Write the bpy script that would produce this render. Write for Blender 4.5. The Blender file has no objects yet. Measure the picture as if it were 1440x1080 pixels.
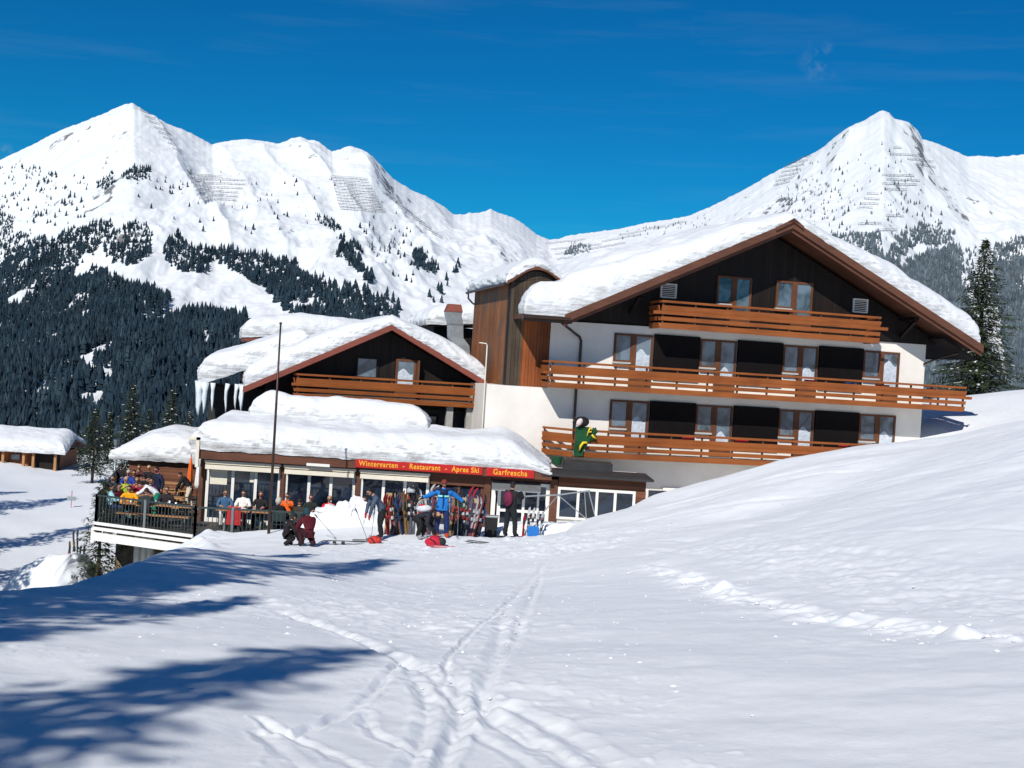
import bpy, bmesh, math, random
import numpy as np
from mathutils import Vector, Matrix
random.seed(7); rng = np.random.default_rng(11)
C = bpy.context.scene.collection
R = math.radians
# ------------------------------------------------------------------ camera frame (eye at the world origin)
F = 1800.0; RHO = 0.062; PIT = -20 / 1800
_fw = np.array([0, math.cos(PIT), math.sin(PIT)]); _u0 = np.array([0, -math.sin(PIT), math.cos(PIT)]); _x = np.array([1., 0, 0])
_r = math.cos(RHO) * _x + math.sin(RHO) * _u0; _u = -math.sin(RHO) * _x + math.cos(RHO) * _u0
def ray(u, v): return _fw + _r * (u - 720) / F + _u * (540 - v) / F
def at(u, v, y):
    d = ray(u, v); return d * (y / d[1])
def hor(u): return 520 + RHO * (u - 720)
def uz(u, z, y):                                  # world x, y, z of picture column u (measured near its height z) at depth y
    p = at(u, hor(u) - z * F / y, y); return np.array([p[0], y, z])

# ------------------------------------------------------------------ noise
def _hash(ix, iy, s):
    h = (ix.astype(np.int64) * 374761393 + iy.astype(np.int64) * 668265263 + s * 974711) & 0xffffffff
    h = ((h ^ (h >> 13)) * 1274126177) & 0xffffffff
    return (h ^ (h >> 16)) & 0xffffffff
def perlin(x, y, s=0):
    x = np.asarray(x, float); y = np.asarray(y, float)
    ix = np.floor(x); iy = np.floor(y); fx = x - ix; fy = y - iy
    ux = fx * fx * fx * (fx * (fx * 6 - 15) + 10); uy = fy * fy * fy * (fy * (fy * 6 - 15) + 10)
    def g(dx, dy):
        a = _hash(ix + dx, iy + dy, s) * (2 * math.pi / 4294967296.0)
        return np.cos(a) * (fx - dx) + np.sin(a) * (fy - dy)
    a = g(0, 0) * (1 - ux) + g(1, 0) * ux; b = g(0, 1) * (1 - ux) + g(1, 1) * ux
    return (a * (1 - uy) + b * uy) * 1.5
def fbm(x, y, o=4, s=0, gain=.5):
    t = 0; a = 1.; f = 1.
    for k in range(o): t = t + a * perlin(x * f, y * f, s + k * 17); a *= gain; f *= 2.03
    return t
def ridged(x, y, o=5, s=0):
    t = 0; a = 1.; f = 1.
    for k in range(o): t = t + a * (1 - 2 * np.abs(perlin(x * f, y * f, s + k * 13))); a *= .52; f *= 2.07
    return t
def sstep(a, b, x):
    t = np.clip((x - a) / (b - a), 0, 1); return t * t * (3 - 2 * t)

# ------------------------------------------------------------------ naming
def tag(o, label=None, cat=None, group=None, kind=None):
    if label: o['label'] = label
    if cat: o['category'] = cat
    if group: o['group'] = group
    if kind: o['kind'] = kind
    return o
def empty(name, loc=(0, 0, 0), rz=0, label=None, cat=None, group=None):
    o = bpy.data.objects.new(name, None); C.objects.link(o); o.location = loc; o.rotation_euler = (0, 0, rz)
    o.empty_display_size = .3
    return tag(o, label, cat, group)
def children(o): return [c for c in bpy.data.objects if c.parent == o]
def copy_tree(o, parent=None):
    c = o.copy(); C.objects.link(c); c.parent = parent
    for ch in children(o): copy_tree(ch, c)
    return c

# ------------------------------------------------------------------ mesh collector
class MB:
    def __init__(s): s.v = []; s.f = []; s.m = []; s.cur = 0
    def add(s, vs, fs):
        n = len(s.v); s.v += [tuple(map(float, p)) for p in vs]
        for f in fs: s.f.append([i + n for i in f]); s.m.append(s.cur)
        return s
    def box(s, x0, x1, y0, y1, z0, z1):
        return s.add([(x0,y0,z0),(x1,y0,z0),(x1,y1,z0),(x0,y1,z0),(x0,y0,z1),(x1,y0,z1),(x1,y1,z1),(x0,y1,z1)],
                     [(0,3,2,1),(4,5,6,7),(0,1,5,4),(1,2,6,5),(2,3,7,6),(3,0,4,7)])
    def bar(s, p0, p1, w, h, up=(0, 0, 1)):
        p0 = np.array(p0, float); p1 = np.array(p1, float); d = p1 - p0; d /= np.linalg.norm(d)
        up = np.array(up, float)
        if abs(d @ up) > .98: up = np.array([0, 1., 0])
        x = np.cross(d, up); x /= np.linalg.norm(x); z = np.cross(x, d)
        vs = [p + x * a * w / 2 + z * b * h / 2 for p in (p0, p1) for a, b in ((-1,-1),(1,-1),(1,1),(-1,1))]
        return s.add(vs, [(0,1,2,3),(7,6,5,4),(0,4,5,1),(1,5,6,2),(2,6,7,3),(3,7,4,0)])
    def tube(s, pts, rad, n=8, cap=True):
        pts = [np.array(p, float) for p in pts]
        if not hasattr(rad, '__len__'): rad = [rad] * len(pts)
        t = [pts[min(i + 1, len(pts) - 1)] - pts[max(i - 1, 0)] for i in range(len(pts))]
        vs = []; up = np.array([0.13, .31, .94])
        for p, d, r in zip(pts, t, rad):
            d = d / (np.linalg.norm(d) + 1e-9)
            a = np.cross(d, up)
            if np.linalg.norm(a) < .15: a = np.cross(d, np.array([1., 0, 0]))
            a /= np.linalg.norm(a); b = np.cross(d, a)
            for k in range(n):
                q = 2 * math.pi * k / n; vs.append(p + (a * math.cos(q) + b * math.sin(q)) * r)
        fs = [(i*n+k, i*n+(k+1) % n, (i+1)*n+(k+1) % n, (i+1)*n+k) for i in range(len(pts)-1) for k in range(n)]
        if cap: fs += [tuple(range(n))[::-1], tuple(range((len(pts)-1)*n, len(pts)*n))]
        return s.add(vs, fs)
    def ell(s, c, r, n=12, m=8, rot=None, fn=None, lo=-1.):
        vs = []; fs = []
        for i in range(m + 1):
            th = math.pi * i / m
            for k in range(n):
                ph = 2 * math.pi * k / n
                d = np.array([math.sin(th) * math.cos(ph), math.sin(th) * math.sin(ph), max(math.cos(th), lo)])
                q = d * (fn(d) if fn is not None else 1.) * np.array(r, float)
                if rot is not None: q = rot @ q
                vs.append(q + np.array(c, float))
        for i in range(m):
            for k in range(n): fs.append((i*n+k, (i+1)*n+k, (i+1)*n+(k+1) % n, i*n+(k+1) % n))
        return s.add(vs, fs)
    def prism(s, pts, axis, a0, a1):             # polygon in the two other axes extruded along axis
        n = len(pts)
        def mk(p, a): return {0: (a, p[0], p[1]), 1: (p[0], a, p[1]), 2: (p[0], p[1], a)}[axis]
        return s.add([mk(p, a0) for p in pts] + [mk(p, a1) for p in pts],
                     [tuple(range(n))[::-1], tuple(range(n, 2*n))] + [(i, (i+1) % n, n+(i+1) % n, n+i) for i in range(n)])
    def build(s, name, mat, parent=None, smooth=False, bevel=0, loc=None):
        me = bpy.data.meshes.new(name); me.from_pydata(s.v, [], s.f)
        mats = mat if isinstance(mat, (list, tuple)) else [mat]
        for m in mats: me.materials.append(m)
        if len(mats) > 1: me.polygons.foreach_set('material_index', s.m)
        bm = bmesh.new(); bm.from_mesh(me); bmesh.ops.recalc_face_normals(bm, faces=bm.faces); bm.to_mesh(me); bm.free()
        if smooth: me.polygons.foreach_set('use_smooth', [True] * len(me.polygons))
        o = bpy.data.objects.new(name, me); C.objects.link(o); o.parent = parent
        if loc is not None: o.location = loc
        if bevel:
            b = o.modifiers.new('bevel', 'BEVEL'); b.width = bevel; b.segments = 2; b.limit_method = 'ANGLE'
        return o
def npmesh(name, v, f, mat, parent=None, smooth=True, midx=None):
    me = bpy.data.meshes.new(name); v = np.asarray(v, np.float32); f = np.asarray(f, np.int32)
    me.vertices.add(len(v)); me.vertices.foreach_set('co', v.ravel())
    k = f.shape[1]; me.loops.add(f.size); me.loops.foreach_set('vertex_index', f.ravel())
    me.polygons.add(len(f)); me.polygons.foreach_set('loop_start', np.arange(len(f), dtype=np.int32) * k)
    me.polygons.foreach_set('loop_total', np.full(len(f), k, np.int32))
    me.polygons.foreach_set('use_smooth', np.full(len(f), smooth))
    for m in (mat if isinstance(mat, (list, tuple)) else [mat]): me.materials.append(m)
    if midx is not None: me.polygons.foreach_set('material_index', np.asarray(midx, np.int32))
    me.update(calc_edges=True); me.validate()
    o = bpy.data.objects.new(name, me); C.objects.link(o); o.parent = parent
    return o
def gridfaces(n, m, wrap=False):                 # n rows x m columns
    i, j = np.meshgrid(np.arange(n - 1), np.arange(m if wrap else m - 1), indexing='ij')
    a = (i * m + j).ravel(); b = (i * m + (j + 1) % m).ravel(); c = ((i + 1) * m + (j + 1) % m).ravel(); d = ((i + 1) * m + j).ravel()
    return np.stack([a, b, c, d], 1)

# ------------------------------------------------------------------ materials
def new_mat(name):
    m = bpy.data.materials.new(name); m.use_nodes = True; nt = m.node_tree; return m, nt, nt.nodes['Principled BSDF']
def N(nt, t, **kw):
    n = nt.nodes.new(t)
    for k, v in kw.items():
        if k in n.inputs: n.inputs[k].default_value = v
        else: setattr(n, k, v)
    return n
def ramp(nt, stops):
    r = nt.nodes.new('ShaderNodeValToRGB'); e = r.color_ramp.elements
    while len(e) < len(stops): e.new(.5)
    for el, (p, c) in zip(e, stops): el.position = p; el.color = (*c, 1)
    return r
def simple(name, col, rough=.6, var=.25, scale=6., bump=0., metal=0., spec=.4):
    m, nt, b = new_mat(name); L = nt.links.new
    tc = N(nt, 'ShaderNodeTexCoord'); no = N(nt, 'ShaderNodeTexNoise', Scale=scale, Detail=5., Roughness=.6); L(tc.outputs['Object'], no.inputs['Vector'])
    rp = ramp(nt, [(.3, tuple(c * (1 - var) for c in col)), (.7, tuple(min(1, c * (1 + var * .6)) for c in col))])
    L(no.outputs['Fac'], rp.inputs[0]); L(rp.outputs[0], b.inputs['Base Color'])
    b.inputs['Roughness'].default_value = rough; b.inputs['Metallic'].default_value = metal; b.inputs['Specular IOR Level'].default_value = spec
    if bump:
        bp = N(nt, 'ShaderNodeBump', Strength=bump, Distance=.02); L(no.outputs['Fac'], bp.inputs['Height']); L(bp.outputs[0], b.inputs['Normal'])
    return m
def wood(name, dark, light, along=(1, 0, 0), plank=0., plank_axis=0, rough=.65, weather=0.):
    m, nt, b = new_mat(name); L = nt.links.new
    tc = N(nt, 'ShaderNodeTexCoord'); mp = N(nt, 'ShaderNodeMapping')
    mp.inputs['Scale'].default_value = tuple(.6 if a else 14. for a in along); L(tc.outputs['Object'], mp.inputs['Vector'])
    no = N(nt, 'ShaderNodeTexNoise', Scale=1.6, Detail=6., Roughness=.65); L(mp.outputs[0], no.inputs['Vector'])
    n2 = N(nt, 'ShaderNodeTexNoise', Scale=.9, Detail=3.); L(tc.outputs['Object'], n2.inputs['Vector'])
    ad = N(nt, 'ShaderNodeMix', data_type='FLOAT'); ad.inputs[0].default_value = .45; L(no.outputs['Fac'], ad.inputs[2]); L(n2.outputs['Fac'], ad.inputs[3])
    rp = ramp(nt, [(.32, dark), (.68, light)]); L(ad.outputs[0], rp.inputs[0]); out = rp.outputs[0]; h = no.outputs['Fac']
    if plank:
        sp = N(nt, 'ShaderNodeSeparateXYZ'); L(tc.outputs['Object'], sp.inputs[0])
        dv = N(nt, 'ShaderNodeMath', operation='DIVIDE'); dv.inputs[1].default_value = plank; L(sp.outputs[plank_axis], dv.inputs[0])
        fr = N(nt, 'ShaderNodeMath', operation='FRACT'); L(dv.outputs[0], fr.inputs[0])
        fl = N(nt, 'ShaderNodeMath', operation='FLOOR'); L(dv.outputs[0], fl.inputs[0])
        wn = N(nt, 'ShaderNodeTexWhiteNoise', noise_dimensions='1D'); L(fl.outputs[0], wn.inputs['W'])
        lt = N(nt, 'ShaderNodeMath', operation='LESS_THAN'); lt.inputs[1].default_value = .09; L(fr.outputs[0], lt.inputs[0])
        mr = N(nt, 'ShaderNodeMapRange'); mr.inputs['To Min'].default_value = .6; mr.inputs['To Max'].default_value = 1.2; L(wn.outputs['Value'], mr.inputs['Value'])
        mu = N(nt, 'ShaderNodeMix', data_type='RGBA', blend_type='MULTIPLY'); mu.inputs[0].default_value = 1; L(out, mu.inputs[6]); L(mr.outputs[0], mu.inputs[7])
        dk = N(nt, 'ShaderNodeMix', data_type='RGBA'); L(lt.outputs[0], dk.inputs[0]); L(mu.outputs[2], dk.inputs[6]); dk.inputs[7].default_value = (*[c * .25 for c in dark], 1); out = dk.outputs[2]
    if weather:
        n3 = N(nt, 'ShaderNodeTexNoise', Scale=.7, Detail=5.); L(tc.outputs['Object'], n3.inputs['Vector'])
        r3 = ramp(nt, [(.5, (0, 0, 0)), (.66, (weather,) * 3)]); L(n3.outputs['Fac'], r3.inputs[0])
        wm = N(nt, 'ShaderNodeMix', data_type='RGBA'); L(r3.outputs[0], wm.inputs[0]); L(out, wm.inputs[6]); wm.inputs[7].default_value = (.09, .075, .06, 1); out = wm.outputs[2]
    L(out, b.inputs['Base Color']); b.inputs['Roughness'].default_value = rough; b.inputs['Specular IOR Level'].default_value = .25
    bp = N(nt, 'ShaderNodeBump', Strength=.35, Distance=.01); L(h, bp.inputs['Height']); L(bp.outputs[0], b.inputs['Normal'])
    return m
def snow_mat(name, col=(.83, .85, .88), fine=9., coarse=.8, dist=.05, strength=.55, coord='Object'):
    m, nt, b = new_mat(name); L = nt.links.new
    tc = N(nt, 'ShaderNodeTexCoord')
    n1 = N(nt, 'ShaderNodeTexNoise', Scale=coarse, Detail=6., Roughness=.55); L(tc.outputs[coord], n1.inputs['Vector'])
    n2 = N(nt, 'ShaderNodeTexNoise', Scale=fine, Detail=5., Roughness=.7); L(tc.outputs[coord], n2.inputs['Vector'])
    rp = ramp(nt, [(.25, tuple(c * .93 for c in col)), (.75, col)]); L(n1.outputs['Fac'], rp.inputs[0]); L(rp.outputs[0], b.inputs['Base Color'])
    b1 = N(nt, 'ShaderNodeBump', Strength=strength, Distance=dist); L(n2.outputs['Fac'], b1.inputs['Height'])
    if coarse == 1.1:                                # wind-packed layers show on the steep cut edges
        mp = N(nt, 'ShaderNodeMapping'); mp.inputs['Scale'].default_value = (.8, .8, 7.); L(tc.outputs[coord], mp.inputs['Vector'])
        n3 = N(nt, 'ShaderNodeTexNoise', Scale=1.5, Detail=5., Roughness=.6); L(mp.outputs[0], n3.inputs['Vector']); b0 = N(nt, 'ShaderNodeBump', Strength=.55, Distance=.10); L(n3.outputs['Fac'], b0.inputs['Height']); L(b0.outputs[0], b1.inputs['Normal'])
    b2 = N(nt, 'ShaderNodeBump', Strength=strength * .8, Distance=dist * 4); L(n1.outputs['Fac'], b2.inputs['Height']); L(b1.outputs[0], b2.inputs['Normal'])
    if coarse == 1.1:                                # old layers in the cut edge are greyer
        ge = N(nt, 'ShaderNodeNewGeometry'); sp = N(nt, 'ShaderNodeSeparateXYZ'); L(ge.outputs['True Normal'], sp.inputs[0])
        mr = N(nt, 'ShaderNodeMapRange'); mr.inputs['From Min'].default_value = .42; mr.inputs['From Max'].default_value = .05; L(sp.outputs[2], mr.inputs['Value'])
        r4 = ramp(nt, [(.38, (0, 0, 0)), (.62, (1, 1, 1))]); L(n3.outputs['Fac'], r4.inputs[0]); ml = N(nt, 'ShaderNodeMath', operation='MULTIPLY'); L(mr.outputs[0], ml.inputs[0]); L(r4.outputs[0], ml.inputs[1])
        cx = N(nt, 'ShaderNodeMix', data_type='RGBA'); L(ml.outputs[0], cx.inputs[0]); L(rp.outputs[0], cx.inputs[6]); cx.inputs[7].default_value = (.46, .455, .45, 1); L(cx.outputs[2], b.inputs['Base Color'])
    L(b2.outputs[0], b.inputs['Normal']); b.inputs['Roughness'].default_value = .75; b.inputs['Specular IOR Level'].default_value = .25
    return m
def glass_mat(name, col, rough=.06, spec=.7):
    m, nt, b = new_mat(name); L = nt.links.new
    tc = N(nt, 'ShaderNodeTexCoord'); no = N(nt, 'ShaderNodeTexNoise', Scale=1.1, Detail=4., Distortion=1.2); L(tc.outputs['Object'], no.inputs['Vector'])
    rp = ramp(nt, [(.38, tuple(c * .35 for c in col)), (.62, tuple(c * 1.5 for c in col))]); L(no.outputs['Fac'], rp.inputs[0]); L(rp.outputs[0], b.inputs['Base Color'])
    b.inputs['Roughness'].default_value = rough; b.inputs['Specular IOR Level'].default_value = spec
    return m
M = dict(
    snow=snow_mat('ground_snow', (.80, .82, .84), fine=30., coarse=3.2, dist=.010, strength=.42),
    roofsnow=snow_mat('roof_snow', (.73, .745, .77), fine=5., coarse=1.1, dist=.05, strength=.6),
    plaster=simple('white_plaster', (.80, .75, .69), .85, .10, .8, .12, spec=.2),
    greyplaster=simple('grey_plaster', (.50, .48, .46), .85, .1, 1.2, .1, spec=.2),
    larch=wood('larch_boards', (.19, .052, .013), (.39, .12, .030), (1, 0, 0)),
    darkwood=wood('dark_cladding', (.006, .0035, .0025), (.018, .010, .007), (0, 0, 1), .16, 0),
    brown=wood('brown_boards', (.075, .030, .018), (.155, .062, .036), (1, 0, 0)),
    redbrown=wood('red_brown_boards', (.15, .042, .030), (.26, .075, .05), (1, 0, 0)),
    orangewood=wood('orange_cladding', (.17, .045, .012), (.36, .105, .03), (0, 0, 1), .14, 0),
    orangewood_y=wood('orange_cladding_side', (.17, .060, .02), (.36, .14, .05), (0, 0, 1), .14, 1, weather=.9),
    weathered=wood('weathered_cladding', (.035, .025, .018), (.12, .085, .055), (0, 0, 1), .16, 0),
    wallwood=wood('wall_boards', (.12, .045, .022), (.22, .085, .045), (1, 0, 0), .14, 2),
    frame=wood('window_frame_wood', (.085, .032, .015), (.18, .068, .03), (0, 0, 1)),
    whiteframe=simple('white_frame', (.78, .76, .70), .45, .06, 4.),
    cream=simple('cream_awning', (.72, .66, .54), .7, .08, 4.),
    pane=glass_mat('window_glass', (.10, .13, .16)),
    darkpane=glass_mat('dark_glass', (.012, .02, .035), .04),
    curtain=simple('curtain', (.55, .60, .66), .9, .25, 9.),
    shutter=simple('dark_shutter', (.006, .004, .004), .75, .3, 3., spec=.15),
    metal=simple('galvanised', (.36, .39, .40), .42, .2, 3., metal=.6),
    pipe=simple('brown_downpipe', (.06, .035, .025), .4, .2, 6., metal=.5),
    concrete=simple('concrete', (.34, .33, .31), .9, .2, 3., .2),
    rail=simple('railing_steel', (.05, .07, .07), .45, .2, 8., metal=.4),
    steelgrey=simple('grey_steel', (.22, .25, .26), .4, .2, 8., metal=.6),
    black=simple('black', (.012, .012, .014), .55, .3, 8.),
    red=simple('red', (.50, .018, .022), .5, .2, 8.), signred=simple('sign_red', (.46, .014, .012), .45, .15, 3.),
    letter=simple('letter_orange', (.85, .38, .03), .5, .08, 8.),
    rawwood=wood('raw_timber', (.34, .22, .10), (.58, .40, .21), (0, 0, 1)),
    bench=wood('bench_boards', (.28, .13, .05), (.48, .25, .11), (1, 0, 0)),
    bark=simple('bark', (.07, .05, .038), .9, .35, 5., .4),
    needles=simple('needles', (.040, .058, .022), .8, .5, 2.), needles2=simple('needles_dark', (.018, .028, .016), .8, .5, 2.),
    forest=simple('forest_needles', (.019, .036, .052), .9, .5, .05, spec=.1), forest3=simple('forest_needles_light', (.035, .058, .075), .9, .5, .05, spec=.1), forest4=simple('hazy_frosted_forest_light', (.15, .18, .20), .9, .45, .05, spec=.1), forest2=simple('hazy_frosted_forest', (.095, .125, .15), .9, .45, .05, spec=.1),  # bluish-grey cast in the forest tones stands in for aerial haze
    stone=simple('field_stone', (.22, .17, .11), .9, .5, 4., .6),
    ice=simple('ice', (.72, .78, .82), .15, .1, 4., spec=.6),
    fence=simple('fence_steel', (.09, .10, .115), .8, .3, .1),
    green=simple('green_cloth', (.008, .07, .025), .9, .2, 8.), yellow=simple('yellow_cloth', (.75, .55, .02), .7, .15, 8.),
    blueplastic=simple('blue_plastic', (.02, .17, .52), .35, .1, 5.), orange=simple('orange_cloth', (.75, .14, .02), .7, .15, 8.),
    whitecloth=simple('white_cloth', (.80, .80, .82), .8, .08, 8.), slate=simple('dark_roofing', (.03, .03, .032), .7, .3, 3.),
)
_cm = {}
def cloth(rgb, rough=.75):
    k = tuple(round(c, 3) for c in rgb)
    if k not in _cm: _cm[k] = simple('cloth', k, rough, .22, 14., .2, spec=.25)
    return _cm[k]

# ------------------------------------------------------------------ light, sky, camera
SUN_AZ = R(71); SUN_EL = R(39)                     # direction the shadows run (from +X), height of the sun
to_sun = Vector((-math.cos(SUN_AZ) * math.cos(SUN_EL), -math.sin(SUN_AZ) * math.cos(SUN_EL), math.sin(SUN_EL)))
sl = bpy.data.lights.new('sun', 'SUN'); sl.energy = 4.6; sl.angle = R(.5); sl.color = (1, .965, .90)
so = bpy.data.objects.new('sun', sl); C.objects.link(so); so.rotation_euler = (-to_sun).to_track_quat('-Z', 'Y').to_euler(); so.location = to_sun * 60
w = bpy.data.worlds.new('World'); bpy.context.scene.world = w; w.use_nodes = True; nt = w.node_tree; L = nt.links.new
bg = nt.nodes['Background']; sky = N(nt, 'ShaderNodeTexSky'); sky.sky_type = 'NISHITA'; sky.sun_disc = False
sky.sun_elevation = SUN_EL; sky.sun_rotation = math.atan2(to_sun.x, to_sun.y); sky.altitude = 1600; sky.air_density = 1.0; sky.dust_density = .05; sky.ozone_density = 2.5
hs = N(nt, 'ShaderNodeHueSaturation', Saturation=1.32, Value=1.0); L(sky.outputs[0], hs.inputs['Color'])
tint = N(nt, 'ShaderNodeMix', data_type='RGBA', blend_type='MULTIPLY'); tint.inputs[0].default_value = 1; tint.inputs[7].default_value = (.07, .91, 1.17, 1); L(hs.outputs[0], tint.inputs[6])
tc = N(nt, 'ShaderNodeTexCoord')
mp = N(nt, 'ShaderNodeMapping'); mp.inputs['Scale'].default_value = (3., 3., 38.); mp.inputs['Rotation'].default_value = (0, .05, 0); L(tc.outputs['Generated'], mp.inputs['Vector'])
cn = N(nt, 'ShaderNodeTexNoise', Scale=1.4, Detail=5., Roughness=.6); L(mp.outputs[0], cn.inputs['Vector'])
cr = ramp(nt, [(.52, (0, 0, 0)), (.80, (.055, .055, .055))]); L(cn.outputs['Fac'], cr.inputs[0])
fac = cr.outputs[0]
for (pu, pv, rad, amt) in ((1155, 86, .019, .20), (1000, 36, .017, .12), (4, 212, .008, .3)):   # small puffs of thin cloud, placed by direction
    d = ray(pu, pv); d = d / np.linalg.norm(d)
    ds = N(nt, 'ShaderNodeVectorMath', operation='DISTANCE'); ds.inputs[1].default_value = tuple(d); L(tc.outputs['Generated'], ds.inputs[0])
    p2 = N(nt, 'ShaderNodeTexNoise', Scale=75., Detail=6., Roughness=.62); L(tc.outputs['Generated'], p2.inputs['Vector'])
    mr = N(nt, 'ShaderNodeMapRange'); mr.inputs['From Min'].default_value = rad; mr.inputs['From Max'].default_value = 0; L(ds.outputs['Value'], mr.inputs['Value'])
    r2 = ramp(nt, [(.50, (0, 0, 0)), (.72, (amt,) * 3)]); L(p2.outputs['Fac'], r2.inputs[0])
    ml = N(nt, 'ShaderNodeMath', operation='MULTIPLY'); L(mr.outputs[0], ml.inputs[0]); L(r2.outputs[0], ml.inputs[1])
    sm = N(nt, 'ShaderNodeMath', operation='ADD'); L(fac, sm.inputs[0]); L(ml.outputs[0], sm.inputs[1]); fac = sm.outputs[0]
mx = N(nt, 'ShaderNodeMix', data_type='RGBA'); L(fac, mx.inputs[0]); L(tint.outputs[2], mx.inputs[6]); mx.inputs[7].default_value = (6.5, 8., 9., 1)
L(mx.outputs[2], bg.inputs['Color']); bg.inputs['Strength'].default_value = .065
cam = bpy.data.cameras.new('camera'); cam.sensor_width = 36; cam.lens = F / 1440 * 36; cam.clip_start = .1; cam.clip_end = 20000
co = bpy.data.objects.new('camera', cam); C.objects.link(co)
co.matrix_world = Matrix(((_r[0], _u[0], -_fw[0], 0), (_r[1], _u[1], -_fw[1], 0), (_r[2], _u[2], -_fw[2], 0), (0, 0, 0, 1)))
sc = bpy.context.scene; sc.camera = co; sc.view_settings.view_transform = 'Standard'; sc.view_settings.look = 'None'; sc.view_settings.exposure = 0
sc.render.engine = 'CYCLES'; sc.cycles.max_bounces = 6; sc.cycles.use_denoising = True
# ================================================================== GROUND
class TPS:
    def __init__(s, P, reg=.02):
        P = np.array(P, float); s.P = P[:, :2]; n = len(P)
        K = s.k(s.P[:, None], s.P[None]) + np.eye(n) * reg; A = np.zeros((n + 3, n + 3)); A[:n, :n] = K; A[:n, n] = 1; A[:n, n+1:] = s.P; A[n, :n] = 1; A[n+1:, :n] = s.P.T
        s.w = np.linalg.solve(A, np.r_[P[:, 2], 0, 0, 0])
    def k(s, a, b):
        r2 = ((a - b) ** 2).sum(-1) + 1e-9; return .5 * r2 * np.log(r2)
    def __call__(s, x, y):
        x = np.asarray(x, float); y = np.asarray(y, float); o = np.full(x.shape, s.w[-3]) + s.w[-2] * x + s.w[-1] * y
        for (px, py), w_ in zip(s.P, s.w[:-3]):
            r2 = (x - px) ** 2 + (y - py) ** 2 + 1e-9; o = o + w_ * .5 * r2 * np.log(r2)
        return o
_cp = [(720,1080,7.4),(0,1080,6.6),(1440,1080,6.7),(720,900,13.8),(0,930,10.1),(300,900,12.25),(1000,900,13.2),(1440,900,11.5),(1440,700,24),(1440,630,33),(1440,590,43),
       (1295,618,46),(1215,628,46),(1149,641,46),(1080,655,46),(982,687,45),(915,702,44.5),(880,719,44),(800,742,42.5),(620,757,39.4),(500,765,39),(720,757,39.5),(430,770,38),
       (1080,720,34),(1080,800,22),(1250,700,30),(720,800,29),(1380,604,44.5),(1340,611,45),(1250,623,46),(560,820,27.5),(1295,623,42.5),(1215,634,42.5),(1380,611,41),(1149,646,42.5),(1080,660,42.5),(982,690,42)]
_pts = [tuple(at(*c)) for c in _cp]
_pts += [(-7,17,-3.38),(-6.8,27,-4.16),(-7.8,36,-5.62),(-9.6,41.3,-6.12),(-7.4,42.4,-5.8),(-6,43.3,-5.65),(-2,43,-5.5),(2,42.5,-5.35),(-5,47.5,-5.9),(0,47.5,-6.0),(4.5,47.5,-5.5),(7.5,51,-5.0),(10,52.5,-4.4),(14,53,-3.2),(17.5,52.5,-2.3),(19.5,51.5,-2.0),(22,50,-1.5),
         (19.6,58,-.9),(23.7,66,.1),(27,70,.45),(34,74,.6),(40,90,-1),(20,80,-1.5),(0,80,-7),(-10,10,-2.6),(-12,0,-1.6),(0,0,-1.62),(8,0,-.7),(15,10,-1.2),(0,-12,-.4),(-15,-14,-.4),(15,-12,.3),(30,20,.3),(30,50,1.4),(0,120,-9),(50,120,-2),(40,0,1.5),(-8.5,22,-3.6)]
plateau = TPS(_pts)
def crest_x(y): return np.interp(y, [-30, 0, 12, 16, 18.5, 20.5, 24, 27, 31, 36, 41.5, 43.2, 60, 200], [-30, -16, -7.9, -6.9, -6.55, -6.3, -6.35, -6.75, -7.5, -8.3, -9.8, -9.8, -9.8, -9.8])
_tracks = []
def ground_base(x, y):
    x = np.asarray(x, float); y = np.asarray(y, float)
    P = plateau(x, y) + .05 * fbm(x * .35, y * .35, 3, 5)
    Lo = -9.25 + .22 * fbm(x * .09, y * .09, 3, 9) - .35 * np.exp(-((x + 17 + .3 * (y - 40)) / 5) ** 2) + .5 * sstep(-24, -40, x) * sstep(75, 45, y)
    d = crest_x(y) - x + .35 * perlin(y * .3, x * .1, 3)
    wl = sstep(-.2, 4.2, d)
    z = P * (1 - wl) + Lo * wl
    # under the terrace deck and its lower-left corner the ground falls away
    dk = sstep(43.0, 44.2, y) * sstep(-4.7, -5.6, x); z = z * (1 - dk) + np.minimum(z, -9.2) * dk
    bk = sstep(49, 54, y) * sstep(6, -2, x); z = z * (1 - bk) + np.minimum(z, -7.5) * bk
    r = np.hypot(x, y); far = sstep(105, 172, r); z = z - far * 26
    return z
def ground_at(u, v, y0=3., y1=130.):
    ys = np.geomspace(y0, y1, 900); d = ray(u, v); k = ys / d[1]
    gz = ground_base(d[0] * k, ys); h = d[2] * k - gz; i = np.argmax(h < 0)
    if h[i] >= 0: i = len(ys) - 1
    t = h[i-1] / (h[i-1] - h[i] + 1e-12); y = ys[i-1] + t * (ys[i] - ys[i-1]); p = d * (y / d[1]); return np.array([p[0], p[1], float(ground_base(p[0], p[1]))])
def ground_z(x, y): return float(ground_base(x, y))
def crop(pts): return [(280 + a / 2, 700 + b / 2) for a, b in pts]
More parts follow.
